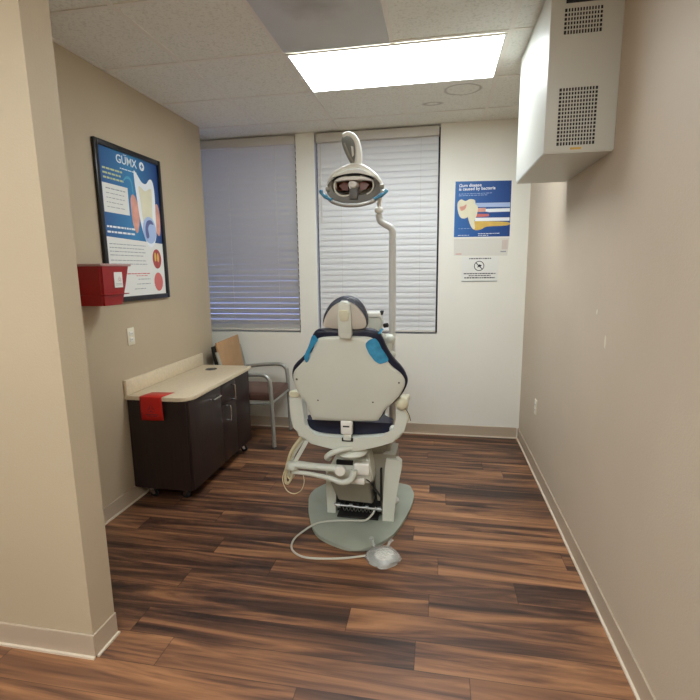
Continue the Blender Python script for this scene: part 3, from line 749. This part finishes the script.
fdash([(.20, .90, .80, .04), (.06, .30, .94, .04), (.2, .22, .8, .035), (.08, .13, .92, .045)], 'ink', s3, .0003, 1.3, nq)

# ------------------------------------------------------------------ DENTAL CHAIR
DC = thing('dental_chair', 'cream and navy dental treatment chair seen from behind on its grey base plate', 'dental chair', (-.46, 2.75, 0))
# base plate outline measured on the floor
bp_ = [(-.83, 2.95), (-.80, 2.76), (-.755, 2.62), (-.69, 2.48), (-.62, 2.405), (-.50, 2.345), (-.40, 2.335), (-.30, 2.40), (-.215, 2.535), (-.155, 2.77), (-.13, 2.98), (-.15, 3.10), (-.20, 3.17), (-.46, 3.20), (-.72, 3.13)]
pl = smooth_poly([(x, y, .001) for x, y in bp_], 4)
lab(link('base_plate', prism(NB(), pl, (0, 0, .019), .006, 3), 'grey_green', DC), 'grey-green floor plate')
# column behind and tapered lift body
bm = bridge(NB(), [[(-.60, 2.78, .020), (-.30, 2.78, .020), (-.30, 3.08, .020), (-.60, 3.08, .020)],
                   [(-.60, 2.72, .30), (-.30, 2.72, .30), (-.30, 3.05, .30), (-.60, 3.05, .30)],
                   [(-.58, 2.66, .54), (-.29, 2.66, .54), (-.29, 3.02, .54), (-.58, 3.02, .54)]])
bmesh.ops.bevel(bm, geom=bm.edges[:], offset=.012, segments=2, affect='EDGES')
link('lift_column', bm, 'grey_plastic', DC)
link('side_column', bx(-.335, -.262, 2.72, 2.90, .022, .56, .012, 3), 'grey_plastic', DC)
# upper motor housing
bm = bridge(NB(), [[(-.625, 2.56, .285), (-.345, 2.545, .300), (-.345, 2.74, .300), (-.625, 2.74, .285)],
                   [(-.62, 2.53, .36), (-.35, 2.52, .37), (-.35, 2.74, .37), (-.62, 2.74, .36)],
                   [(-.585, 2.545, .43), (-.365, 2.54, .445), (-.365, 2.74, .445), (-.585, 2.74, .43)],
                   [(-.56, 2.60, .47), (-.38, 2.60, .475), (-.38, 2.74, .475), (-.56, 2.74, .47)]])
bmesh.ops.bevel(bm, geom=bm.edges[:], offset=.012, segments=3, affect='EDGES')
hs = link('motor_housing', bm, 'cream_plastic', DC)
link('housing_slot', bx(-.560, -.462, 2.531, 2.60, .415, .438, .002, 1), 'black', hs)
link('latch_block', bx(-.452, -.362, 2.505, 2.56, .368, .440, .008, 3), 'white_plastic', hs)
link('release_pad', bx(-.468, -.388, 2.490, 2.55, .318, .356, .007, 3), 'white_plastic', hs)
# sloping front cover, leaning back under the housing
bm = bridge(NB(), [[(-.578, 2.66, .125), (-.360, 2.645, .125), (-.360, 2.75, .125), (-.578, 2.75, .125)],
                   [(-.615, 2.575, .292), (-.375, 2.56, .300), (-.375, 2.75, .300), (-.615, 2.75, .292)]])
bmesh.ops.bevel(bm, geom=bm.edges[:], offset=.008, segments=2, affect='EDGES')
link('front_cover', bm, 'grey_plastic', DC)
link('cover_gasket', tube(NB(), [(-.385, 2.538, .335), (-.362, 2.545, .315), (-.345, 2.57, .27), (-.325, 2.62, .21), (-.312, 2.65, .17)], .0065, 8, 4), 'black', DC)
# right side fairing and its leg
def slab(rows, y0, y1, bev=.007):
    """stack of (z, x_left, x_right) rows between two depths"""
    bm = bridge(NB(), [[(a_, y0, z), (b_, y0, z), (b_, y1, z), (a_, y1, z)] for z, a_, b_ in rows])
    es = [e for e in bm.edges if len(e.link_faces) == 2 and e.calc_face_angle(0) > .6]
    bmesh.ops.recalc_face_normals(bm, faces=bm.faces); bmesh.ops.bevel(bm, geom=es, offset=bev, segments=3, affect='EDGES')
    return bm
link('side_fairing', slab([(.14, -.335, -.25), (.30, -.352, -.222), (.44, -.362, -.225)], 2.665, 2.86), 'grey_plastic', DC)
link('support_leg', slab([(.0205, -.303, -.234), (.12, -.301, -.229), (.26, -.295, -.208), (.36, -.288, -.190), (.400, -.284, -.190), (.418, -.28, -.21)], 2.645, 2.70), 'cream_plastic', DC)
link('side_slot', bx(-.318, -.306, 2.642, 2.68, .15, .355, .002, 1), 'black', DC)
link('support_leg', slab([(.0205, -.658, -.606), (.16, -.662, -.598), (.30, -.662, -.590)], 2.69, 2.75), 'cream_plastic', DC)
# mechanism between the legs
mech = link('scissor_mechanism', bx(-.60, -.315, 2.72, 2.80, .022, .15, .004, 1), 'black', DC)
link('cross_rod', tube(NB(), [(-.605, 2.655, .098), (-.305, 2.645, .092)], .008, 10, 1), 'steel', mech)
for i, (x, z, r) in enumerate(((-.575, .098, .017), (-.50, .10, .011), (-.40, .096, .012), (-.325, .092, .016))):
    link('rod_collar', lathe(NB(), [(r * .7, -.012), (r, -.010), (r, .010), (r * .7, .012)], (x, 2.652, z), (1, 0, 0), 14), 'steel', mech)
for x in (-.545, -.46, -.43):
    link('link_bar', bar(NB(), (x, 2.655, .10), (x + .015, 2.74, .15), .008, .02, .002), 'dark_mech', mech)
pts = []
for i in range(60): a = i * .9; pts.append((-.56 + i * .0033, 2.69 + .011 * math.cos(a), .055 + .011 * math.sin(a)))
link('spring', tube(NB(), pts, .0028, 5, 1), 'steel', mech)
link('mechanism_plate', bx(-.585, -.33, 2.64, 2.72, .022, .034, .002, 1), 'dark_mech', mech)

# oval hub disc and swing arms toward the left
hub = lathe(NB(), [(0, 0), (.060, 0), (.078, .008), (.080, .016), (.072, .026), (.03, .036), (0, .038)], (-.470, 2.52, .500), (0, -.25, 1), 30, 1.22, .9)
link('swivel_hub', hub, 'cream_plastic', DC)
link('hub_arm', tube(NB(), [(-.40, 2.55, .525), (-.48, 2.46, .545), (-.55, 2.435, .53), (-.595, 2.45, .495), (-.59, 2.49, .47)], lambda u: .020 - .004 * abs(u - .5), 12, 5, flat=.8), 'cream_plastic', DC)
sa = link('swing_arm', bridge(NB(), [[(x, 2.455 + sy * .026 * math.sin(a), zc + hz * math.cos(a)) for a in [2 * PI * i / 14 for i in range(14)]] for x, zc, hz, sy in ((-.825, .432, .017, 1), (-.80, .435, .022, 1), (-.66, .428, .019, .9), (-.52, .425, .021, 1), (-.495, .423, .012, .8))]), 'cream_plastic', DC)
link('pivot_cap', lathe(NB(), [(0, -.016), (.024, -.016), (.030, -.010), (.030, .008), (0, .010)], (-.515, 2.428, .425), (0, 1, 0), 22), 'white_plastic', sa)
link('lower_arm', tube(NB(), [(-.80, 2.45, .388), (-.70, 2.448, .385), (-.58, 2.445, .368), (-.52, 2.44, .352), (-.47, 2.44, .362), (-.445, 2.445, .395), (-.44, 2.45, .425)], lambda u: .011 + .010 * u, 12, 5), 'cream_plastic', sa)
link('arm_link', bar(NB(), (-.79, 2.46, .44), (-.715, 2.475, .575), .03, .022, .005), 'cream_plastic', sa)
link('arm_elbow', lathe(NB(), [(0, -.022), (.030, -.022), (.033, -.016), (.033, .016), (.028, .022), (0, .022)], (-.80, 2.455, .425), (0, .2, 1), 20), 'cream_plastic', sa)
# tubing hanging from the arm
for k, (dx, dy, sag, m) in enumerate(((0, 0, 0, 'hose'), (.012, .012, .02, 'hose'), (-.008, .01, -.012, 'hose'), (.024, .004, .035, 'grey_hose'))):
    pts = [(-.735 + dx, 2.52 + dy, .60), (-.765 + dx, 2.50 + dy, .565), (-.815 + dx, 2.49 + dy, .49), (-.845 + dx, 2.49 + dy, .40 + sag / 2), (-.855 + dx, 2.485 + dy, .325 + sag), (-.838 + dx, 2.48 + dy, .305 + sag), (-.818 + dx, 2.48 + dy, .335 + sag), (-.80 + dx, 2.47 + dy, .39)]
    link('tubing', tube(NB(), pts, .0062, 8, 5), m, DC)
pts = [(-.85, 2.475, .40), (-.868, 2.47, .33), (-.845, 2.465, .268), (-.80, 2.46, .250), (-.755, 2.46, .275), (-.735, 2.46, .33), (-.745, 2.465, .385)]
link('tubing', tube(NB(), pts, .0026, 6, 5), 'hose', DC)

# U-shaped arm frame carrying the armrests
o_ = [(-.809, .837), (-.806, .76), (-.800, .69), (-.775, .62), (-.72, .572), (-.62, .545), (-.50, .525), (-.46, .525), (-.36, .548), (-.25, .585), (-.19, .618), (-.158, .68), (-.148, .75), (-.144, .822)]
i_ = [(-.199, .80), (-.208, .74), (-.222, .675), (-.246, .638), (-.30, .622), (-.38, .612), (-.48, .604), (-.60, .606), (-.672, .616), (-.712, .642), (-.725, .69), (-.732, .76), (-.738, .845)]
uf = smooth_poly([(x, 2.465, z) for x, z in o_], 3, False) + smooth_poly([(x, 2.465, z) for x, z in i_], 3, False)
link('arm_frame', prism(NB(), uf, (0, .075, 0), .014, 3), 'cream_plastic', DC)
def armrest(x0, x1, z0):
    lps = []
    for y, z, w in ((2.455, z0, .8), (2.47, z0, 1), (2.65, z0 - .028, 1), (2.84, z0 - .072, 1), (2.86, z0 - .078, .75)):
        c_ = (x0 + x1) / 2; h = (x1 - x0) / 2 * w
        lps.append([(c_ + h * math.copysign(abs(math.cos(a)) ** .6, math.cos(a)), y, z + .018 * w * math.copysign(abs(math.sin(a)) ** .6, math.sin(a))) for a in [2 * PI * (i + .5) / 20 for i in range(20)]])
    link('armrest', bridge(NB(), lps), 'warm_plastic', DC, smooth=50)
armrest(-.812, -.738, .846); armrest(-.204, -.152, .822)
kn = ball(NB(), (-.178, 2.452, .822), .036, 1, .8, 1.05); lab(link('armrest_knob', kn, 'warm_plastic', DC), 'yellowed round knob at the right armrest end')
link('loose_wire', tube(NB(), [(-.165, 2.46, .79), (-.150, 2.44, .775), (-.138, 2.44, .745), (-.146, 2.44, .72)], .0035, 6, 4), 'hose', DC)
link('loose_wire', tube(NB(), [(-.160, 2.46, .79), (-.140, 2.44, .77), (-.128, 2.44, .73)], .002, 6, 4), 'black', DC)
# seat
bm = bridge(NB(), [[(a_, y, z0), (b_, y, z0), (b_, y, z1), (a_, y, z1)] for y, a_, b_, z0, z1 in ((2.52, -.738, -.236, .578, .684), (2.60, -.738, -.236, .575, .684), (2.70, -.69, -.31, .575, .68), (3.0, -.67, -.325, .575, .67))])
es = [e for e in bm.edges if len(e.link_faces) == 2 and e.calc_face_angle(0) > .8]
bmesh.ops.bevel(bm, geom=es, offset=.022, segments=4, affect='EDGES')
link('seat_cushion', bm, 'navy', DC)
link('seat_pan', bx(-.68, -.31, 2.56, 3.05, .535, .5745, .012, 3), 'cream_plastic', DC)
bm = bx(-.66, -.33, 3.02, 3.62, .565, .655, .03, 4); link('leg_cushion', bm, 'navy', DC)
link('leg_pan', bx(-.64, -.34, 3.06, 3.60, .535, .566, .012, 3), 'cream_plastic', DC)
link('seat_bumper', ball(NB(), (-.228, 2.50, .655), .020, 1, .8, 1.3, 16), 'cream_plastic', DC)
link('seat_bumper', ball(NB(), (-.742, 2.50, .672), .016, 1, .8, 1.3, 16), 'cream_plastic', DC)
# bracket joining back and frame
br = link('recline_bracket', bx(-.512, -.446, 2.44, 2.475, .632, .712, .008, 3), 'white_plastic', DC)
link('bracket_slot', bx(-.498, -.462, 2.438, 2.442, .676, .684), 'black', br, smooth=0)
link('bracket_tongue', bx(-.500, -.456, 2.448, 2.475, .596, .634, .004, 2), 'cream_plastic', br)
link('latch_recess', bx(-.510, -.446, 2.458, 2.47, .586, .606, .002, 1), 'black', br)

# backrest: plane leans back toward the viewer: y = 2.45 - .25 (z - .68)
def by(z, d=0): return 2.45 - .25 * (z - .68) + d
NRM = Vector((0, 1, .25)).normalized()
outl = [(-.62, 1.21), (-.57, 1.225), (-.449, 1.229), (-.324, 1.226), (-.276, 1.195), (-.245, 1.125), (-.213, 1.07), (-.165, 1.012), (-.143, .951), (-.166, .885), (-.215, .825), (-.255, .788), (-.285, .735), (-.34, .712), (-.63, .708), (-.682, .726), (-.708, .809), (-.745, .88), (-.766, .945), (-.760, 1.00), (-.737, 1.035), (-.685, 1.084), (-.655, 1.14)]
lp = smooth_poly([(x, by(z), z) for x, z in outl], 4)
cc = Vector((-.455, by(.96), .96))
loops = [scale_loop(lp, .955, cc, NRM * .012), scale_loop(lp, .995, cc, NRM * .020), scale_loop(lp, 1.0, cc, NRM * .034), scale_loop(lp, .985, cc, NRM * .055), scale_loop(lp, .93, cc, NRM * .072), scale_loop(lp, .80, cc, NRM * .080)]
bk = link('back_upholstery', bridge(NB(), loops), 'navy', DC, smooth=60)
shl = [(-.585, 1.186), (-.52, 1.194), (-.451, 1.196), (-.38, 1.195), (-.328, 1.190), (-.302, 1.165), (-.270, 1.10), (-.225, 1.040), (-.172, .992), (-.156, .945), (-.178, .885), (-.225, .826), (-.262, .790), (-.295, .735), (-.34, .715), (-.64, .706), (-.676, .722), (-.700, .806), (-.738, .873), (-.756, .935), (-.750, .99), (-.700, 1.045), (-.640, 1.108), (-.612, 1.165)]
ls = smooth_poly([(x, by(z), z) for x, z in shl], 4)
loops = [scale_loop(ls, .90, cc, NRM * -.004), scale_loop(ls, .97, cc, NRM * -.002), scale_loop(ls, .995, cc, NRM * .003), scale_loop(ls, 1.0, cc, NRM * .010), scale_loop(ls, 1.0, cc, NRM * .022)]
bs_ = link('back_shell', bridge(NB(), loops), 'cream_plastic', DC, smooth=50)
for (x, z) in ((-.734, .954), (-.187, .952), (-.628, .833), (-.327, .834)):
    link('shell_screw', lathe(NB(), [(0, -.0045), (.004, -.0045), (.0085, -.002), (.0085, .004)], Vector((x, by(z), z)) , NRM, 14), 'screw', bs_)
# blue barrier film over both shoulders
def film(pts, name, m, parent, th=.0012):
    P = smooth_poly([(x, by(z), z) for x, z in pts], 4)
    P = [p - NRM * (.0085 + .002 * math.sin(i * 1.7)) for i, p in enumerate(P)]
    return link(name, prism(NB(), P, NRM * th), m, parent)
f1 = film([(-.350, 1.165), (-.318, 1.190), (-.292, 1.185), (-.270, 1.14), (-.238, 1.085), (-.252, 1.065), (-.288, 1.058), (-.318, 1.085), (-.342, 1.125)], 'barrier_film', 'blue_film', bs_)
lab(f1, 'blue film over the right shoulder')
f2 = film([(-.598, 1.185), (-.622, 1.205), (-.650, 1.145), (-.678, 1.09), (-.672, 1.055), (-.655, 1.07), (-.640, 1.12), (-.606, 1.165)], 'barrier_film', 'blue_film', bs_)
lab(f2, 'blue film over the left shoulder')
bm = NB(); tube(bm, [(-.305, by(1.185, .03), 1.185), (-.284, by(1.21, .03), 1.212), (-.268, by(1.23, .035), 1.236)], .006, 7, 4); link('film_end', bm, 'blue_film', bs_)
# headrest
hd = [(-.567, 1.245), (-.570, 1.275), (-.555, 1.318), (-.520, 1.365), (-.469, 1.394), (-.419, 1.396), (-.370, 1.368), (-.342, 1.320), (-.334, 1.275), (-.345, 1.240), (-.40, 1.228), (-.50, 1.228)]
hp = smooth_poly([(x, by(z), z) for x, z in hd], 4); hc = Vector((-.452, by(1.30), 1.30))
loops = [scale_loop(hp, .92, hc, NRM * .004), scale_loop(hp, .97, hc, NRM * .012), scale_loop(hp, .975, hc, NRM * .035), scale_loop(hp, .90, hc, NRM * .06), scale_loop(hp, .75, hc, NRM * .07)]
hr = link('headrest_cushion', bridge(NB(), loops), 'navy', DC, smooth=60)
hd2 = [(-.562, 1.248), (-.560, 1.275), (-.540, 1.315), (-.508, 1.352), (-.466, 1.374), (-.425, 1.374), (-.385, 1.350), (-.355, 1.31), (-.344, 1.272), (-.352, 1.245), (-.40, 1.236), (-.50, 1.238)]
h2 = smooth_poly([(x, by(z), z) for x, z in hd2], 4)
loops = [scale_loop(h2, .90, hc, NRM * -.008), scale_loop(h2, .985, hc, NRM * -.004), scale_loop(h2, 1.0, hc, NRM * .004), scale_loop(h2, 1.0, hc, NRM * .02)]
link('headrest_plate', bridge(NB(), loops), 'plate_beige', hr, smooth=50)
a = [(-.474, 1.372), (-.46, 1.384), (-.432, 1.384), (-.418, 1.372), (-.414, 1.30), (-.414, 1.215), (-.425, 1.198), (-.472, 1.198), (-.484, 1.215), (-.480, 1.30)]
link('headrest_bar', prism(NB(), [Vector((x, by(z), z)) - NRM * .034 for x, z in a], NRM * .03, .006, 3), 'cream_plastic', hr)
link('bar_joint', prism(NB(), [Vector((x, by(z), z)) - NRM * .042 for x, z in [(-.468, 1.345), (-.425, 1.345), (-.420, 1.315), (-.428, 1.292), (-.465, 1.292), (-.472, 1.315)]], NRM * .01, .003, 2), 'warm_plastic', hr)
# crinkled clear bag over the headrest
loops = []
rnd = random.Random(4)
for f, d in ((.80, -.048), (.94, -.042), (1.0, -.02), (1.015, .02), (1.01, .05), (.94, .08), (.75, .088)):
    lp2 = scale_loop(hp, f, hc, NRM * d); loops.append([p + Vector((rnd.uniform(-1, 1), rnd.uniform(-1, 1), rnd.uniform(-1, 1))) * .0035 for p in lp2])
lab(link('clear_cover', bridge(NB(), loops), 'clear_film', hr, smooth=25), 'clear crinkled plastic bag')

# ------------------------------------------------------------------ instrument holder (right of the headrest)
t = thing('instrument_holder', 'white instrument holder with black tips on a knuckle joint right of the headrest', 'instrument holder', (-.275, 2.80, 1.02))
link('tray_body', bridge(NB(), [[(-.405, y, 1.165 + .0), (-.325, y, 1.168), (-.308, y, 1.225), (-.330, y, 1.272), (-.412, y, 1.268)] for y in (2.70, 2.80)]), 'cream_plastic', t, smooth=30)
link('top_pad', bx(-.415, -.322, 2.69, 2.81, 1.256, 1.285, .008, 3), 'white_plastic', t)
link('tip_socket', lathe(NB(), [(.012, 0), (.012, .024), (.008, .027)], (-.322, 2.735, 1.268), (.3, 0, 1), 14), 'black', t)
link('tip_socket', lathe(NB(), [(.013, 0), (.013, .024), (.008, .027)], (-.303, 2.735, 1.205), (1, -.4, .2), 14), 'black', t)
link('tip_tube', tube(NB(), [(-.335, 2.70, 1.27), (-.312, 2.69, 1.24), (-.318, 2.69, 1.20), (-.335, 2.70, 1.17)], .006, 8, 4), 'grey_hose', t)
link('holder_stem', tube(NB(), [(-.345, 2.76, 1.18), (-.325, 2.78, 1.14), (-.300, 2.80, 1.12)], .014, 10, 4), 'cream_plastic', t)
link('knuckle', ball(NB(), (-.282, 2.815, 1.115), .040, 1, .75, .78, 20), 'cream_plastic', t)
link('knuckle_neck', tube(NB(), [(-.285, 2.815, 1.10), (-.280, 2.815, 1.02)], .020, 12, 1), 'cream_plastic', t)
link('lower_knuckle', ball(NB(), (-.272, 2.815, 1.022), .032, 1, .8, .75, 20), 'cream_plastic', t)

# ------------------------------------------------------------------ exam light on a post
t = thing('exam_light', 'dental exam lamp with curved handle on a tall pole above the chair', 'exam lamp', (-.27, 2.86, .021))
PXl, PYl = -.268, 2.862
link('pole', tube(NB(), [(PXl, PYl + .045, .021), (PXl, PYl + .045, .55), (PXl, PYl + .03, .75), (PXl, PYl, .95), (PXl, PYl, 1.2), (PXl, PYl, 1.70)], .0205, 16, 4), 'pole', t)
link('pole_foot', lathe(NB(), [(.045, 0), (.045, .012), (.026, .03)], (PXl, PYl + .045, .0205), (0, 0, 1), 24), 'pole', t)
link('elbow_arm', tube(NB(), [(PXl, PYl, 1.69), (PXl, PYl, 1.745), (PXl - .012, PYl - .004, 1.772), (PXl - .05, PYl - .01, 1.795), (PXl - .073, PYl - .014, 1.815), (PXl - .078, PYl - .015, 1.85)], .0195, 14, 5), 'pole', t)
link('swivel_joint', ball(NB(), (PXl - .078, PYl - .016, 1.872), .026, 1, 1, .85, 18), 'white_plastic', t)
link('riser', tube(NB(), [(PXl - .078, PYl - .018, 1.88), (PXl - .070, PYl - .04, 1.93), (PXl - .045, PYl - .085, 1.975)], .012, 12, 4), 'white_plastic', t)
LY = 2.755; LC = Vector((-.480, LY, 1.980)); UPZ = .022
yk = tube(NB(), [(-.628, LY + .01, 1.995), (-.622, LY + .01, 2.035), (-.58, LY, 2.075), (-.52, LY, 2.100), (-.47, LY, 2.108), (-.42, LY, 2.095), (-.36, LY + .005, 2.055), (-.325, LY + .01, 2.01), (-.315, LY + .012, 1.975)], lambda u: .0075 + .008 * (1 - abs(2 * u - 1)), 12, 5)
yo = link('yoke', yk, 'white_plastic', t)
for x in (-.628, -.318):
    link('yoke_pivot', lathe(NB(), [(0, -.012), (.014, -.012), (.016, 0), (.014, .012), (0, .012)], (x, LY, 1.988), (1, 0, 0), 14), 'grey_plastic', yo)
# curved handle loop above the head
hl = smooth_poly([(-.535, LY - .01, 2.268), (-.505, LY - .015, 2.277), (-.474, LY - .012, 2.260), (-.454, LY - .008, 2.225), (-.447, LY - .004, 2.17), (-.452, LY, 2.115)], 5, False)
link('handle', tube(NB(), hl, lambda u: .0065 + .007 * u ** 2, 12, 1, flat=1.7), 'white_plastic', t)
wb = [(-.545, 2.262), (-.500, 2.270), (-.468, 2.252), (-.450, 2.21), (-.445, 2.15), (-.462, 2.105), (-.490, 2.115), (-.520, 2.165), (-.540, 2.215)]
lab(link('handle_web', prism(NB(), [(x, LY + .004, z) for x, z in smooth_poly([(a, b, 0) for a, b in wb], 3) and [(p.x, p.y) for p in smooth_poly([(a, b, 0) for a, b in wb], 3)]], (0, .02, 0), .004, 2), mat('grey_handle_plastic', rgb(120, 120, 114), .45), t), 'grey web inside the handle')
link('web_rib', tube(NB(), [(-.530, LY - .002, 2.23), (-.505, LY - .006, 2.17), (-.475, LY - .004, 2.12)], .005, 8, 4), 'grey_plastic', t)
link('web_slot', prism(NB(), [(x, LY + .001, z) for x, z in ((-.492, 2.215), (-.480, 2.21), (-.476, 2.165), (-.486, 2.155))], (0, .004, 0)), 'white_plastic', t)
# head: bowl opening toward the chair (towards -Y, tilted down)
AX = Vector((0, -1, -.12)).normalized()
def ell(c, rx, rz, top=1.0, bot=1.0, n=40, ax=AX):
    u = Vector((1, 0, 0)); w = u.cross(ax) * -1
    w = ax.cross(u); 
    if w.z < 0: w = -w
    out = []
    for i in range(n):
        a = 2 * PI * i / n; s = math.sin(a); q = (abs(s) ** .9) * (1 if s > 0 else -1)
        out.append(Vector(c) + u * rx * math.cos(a) + w * rz * q * (top if s > 0 else bot))
    return out
RC = LC + Vector((0, 0, UPZ))
bm = bridge(NB(), [ell(LC - AX * .085, .05, .035), ell(LC - AX * .075, .10, .06), ell(LC - AX * .04, .142, .078), ell(LC, .157, .088), ell(LC + AX * .004, .155, .086), ell(RC + AX * .002, .130, .058), ell(RC - AX * .03, .114, .050), ell(RC - AX * .052, .07, .034), ell(RC - AX * .056, .01, .006)])
hd_ = link('lamp_head', bm, mat('smoked_grey_plastic', rgb(112, 110, 104), .35, coat=.3), t, smooth=50)
bm = NB(); R_ = [ell(RC - AX * .026, .110, .048), ell(RC - AX * .042, .090, .042), ell(RC - AX * .050, .05, .024), ell(RC - AX * .0535, .012, .006)]
rings = [[bm.verts.new(p) for p in r] for r in R_]
for a, b in zip(rings, rings[1:]):
    for s in range(40): bm.faces.new((a[s], a[(s + 1) % 40], b[(s + 1) % 40], b[s]))
bm.faces.new(rings[-1])
link('reflector', bm, 'mirror', hd_, smooth=60)
for sx in (-1, 1):
    link('reflection_patch', prism(NB(), [p for p in [RC + Vector((sx * x, -.012 if False else .018, z)) for x, z in ((.030, .018), (.062, .024), (.088, .004), (.070, -.022), (.034, -.026))]], (0, .006, 0), .002, 1), 'amber', hd_)  # painted reflections: amber patches stand in for what the reflector mirrors
link('bulb_shield', lathe(NB(), [(0, .0), (.020, .002), (.026, .014), (.026, .06)], RC + Vector((-.002, -.020, .004)), (0, 1, 0), 20, 1.1, .85), 'white_plastic', hd_)
link('bulb_post', bx(-.503, -.455, LY - .012, LY + .03, 1.925, 1.985, .004, 2), mat('smoked_post', rgb(98, 96, 92), .4), hd_)
rg = tube(NB(), ell(RC + AX * .003 + Vector((-.052, 0, -.004)), .058, .052, n=30), .0052, 8, 1, closed=True); link('reflector_ring', rg, 'white_plastic', hd_)
rg = tube(NB(), ell(RC + AX * .003 + Vector((.058, 0, -.002)), .056, .050, n=30)[24:] + ell(RC + AX * .003 + Vector((.058, 0, -.002)), .056, .050, n=30)[:10], .0045, 8, 1); link('reflector_ring', rg, 'white_plastic', hd_)
# white visor above the reflector
vis = [(-.595, 2.045), (-.55, 2.066), (-.48, 2.082), (-.41, 2.066), (-.365, 2.042), (-.40, 2.050), (-.44, 2.060), (-.48, 2.062), (-.53, 2.058)]
link('visor', prism(NB(), [(p.x, LY - .030, p.y) for p in smooth_poly([(a, b, 0) for a, b in vis], 4)], (0, .05, 0), .004, 2), 'white_plastic', hd_)
cr_ = [(-.585, 2.022), (-.55, 2.038), (-.48, 2.046), (-.41, 2.038), (-.375, 2.020), (-.42, 2.024), (-.48, 2.027), (-.54, 2.025)]
link('inner_crescent', prism(NB(), [(p.x, LY - .034, p.y) for p in smooth_poly([(a, b, 0) for a, b in cr_], 4)], (0, .03, 0), .002, 1), 'white_plastic', hd_)
link('visor_gap', tube(NB(), [(-.600, LY - .012, 2.030), (-.55, LY - .022, 2.052), (-.48, LY - .026, 2.059), (-.41, LY - .022, 2.050), (-.362, LY - .012, 2.028)], .0055, 8, 5), 'black', hd_)
# bottom rim with grips wrapped in blue film
link('lens_rim', tube(NB(), [(-.640, LY - .02, 1.955), (-.60, LY - .035, 1.915), (-.54, LY - .045, 1.893), (-.48, LY - .048, 1.887), (-.42, LY - .045, 1.891), (-.36, LY - .035, 1.910), (-.318, LY - .02, 1.945)], .0075, 8, 5, flat=1.6), 'steel', hd_)
for pts, l in (([(-.668, LY - .02, 1.978), (-.655, LY - .025, 1.955), (-.628, LY - .03, 1.936), (-.598, LY - .036, 1.920)], 'blue film wrapped round the left grip'),
               ([(-.290, LY - .02, 1.966), (-.300, LY - .025, 1.948), (-.328, LY - .03, 1.932), (-.358, LY - .036, 1.915)], 'blue film wrapped round the right grip')):
    g_ = link('grip', tube(NB(), pts, .0075, 10, 4), 'steel', hd_)
    lab(link('grip_film', tube(NB(), pts, lambda u: .0095 + .002 * math.sin(u * 14), 10, 4, flat=1.1), 'blue_film', g_), l)

# ------------------------------------------------------------------ foot pedal in plastic wrap
FPc = (-.262, 2.290)
t = thing('foot_pedal', 'round foot pedal wrapped in cloudy plastic on the floor in front of the base plate', 'foot pedal', (FPc[0], FPc[1], 0))
link('pedal_base', lathe(NB(), [(0, 0), (.070, 0), (.078, .004), (.078, .014), (.066, .022), (0, .024)], (FPc[0], FPc[1], .002), (0, 0, 1), 32), 'steel', t)
link('pedal_dome', lathe(NB(), [(.055, 0), (.050, .012), (.030, .019), (0, .021)], (FPc[0] + .01, FPc[1], .0255), (0, 0, 1), 28), 'white_plastic', t)
rnd = random.Random(9); loops = []
for r, z in ((.084, .0015), (.094, .006), (.095, .016), (.088, .030), (.068, .042), (.03, .050)):
    ph = rnd.uniform(0, 6); jj = lambda i: .0045 * math.sin(i * 2 * PI / 36 * 3 + ph) + .003 * math.sin(i * 2 * PI / 36 * 7 + 2 * ph) + rnd.uniform(-.0012, .0012)
    loops.append([(FPc[0] + math.cos(2 * PI * i / 36) * (r + jj(i)), FPc[1] + math.sin(2 * PI * i / 36) * (r * .93 + jj(i)), max(.0012, z + rnd.uniform(-.0015, .0015))) for i in range(36)])
lab(link('plastic_wrap', bridge(NB(), loops), 'wrap', t, smooth=25), 'crumpled cloudy plastic wrap')
for a, b, w in (((-.315, 2.365), (-.345, 2.435), .012), ((-.245, 2.375), (-.225, 2.430), .014)):
    link('wrap_ear', tube(NB(), [(a[0], a[1], .02), ((a[0] + b[0]) / 2, (a[1] + b[1]) / 2, .035), (b[0], b[1], .032)], lambda u: .006 + .007 * u, 8, 4, flat=.5), 'wrap', t)
cord = [(-.345, 2.655, .10), (-.365, 2.625, .065), (-.41, 2.61, .032), (-.50, 2.605, .027), (-.60, 2.585, .027), (-.69, 2.545, .025), (-.755, 2.47, .010), (-.785, 2.38, .006), (-.765, 2.29, .006), (-.69, 2.235, .006), (-.58, 2.235, .006), (-.46, 2.26, .006), (-.355, 2.29, .012)]
link('cord', tube(NB(), cord, .0058, 8, 7), 'grey_hose', t)

# ------------------------------------------------------------------ light, world, camera
w = bpy.data.worlds.new('dusk'); bpy.context.scene.world = w; w.use_nodes = True
bg = w.node_tree.nodes['Background']; bg.inputs[0].default_value = (.30, .38, .80, 1); bg.inputs[1].default_value = .7

cam = bpy.data.cameras.new('camera'); co = bpy.data.objects.new('camera', cam); C.objects.link(co)
r = Vector((.983496, .180522, -.012180)); u = Vector((-.018565, .167646, .985672)); f = Vector((-.179977, .969178, -.168231))
co.matrix_world = Matrix(((r.x, u.x, -f.x, 0), (r.y, u.y, -f.y, 0), (r.z, u.z, -f.z, 1.5312), (0, 0, 0, 1)))
cam.sensor_fit = 'HORIZONTAL'; cam.sensor_width = 36; cam.lens = 471.7 / 700 * 36; cam.clip_start = .02
bpy.context.scene.camera = co
vs = bpy.context.scene.view_settings
vs.view_transform = 'Standard'; vs.look = 'None'; vs.gamma = 1; vs.use_curve_mapping = False; vs.exposure = 1.68
bpy.context.scene.cycles.diffuse_bounces = 8
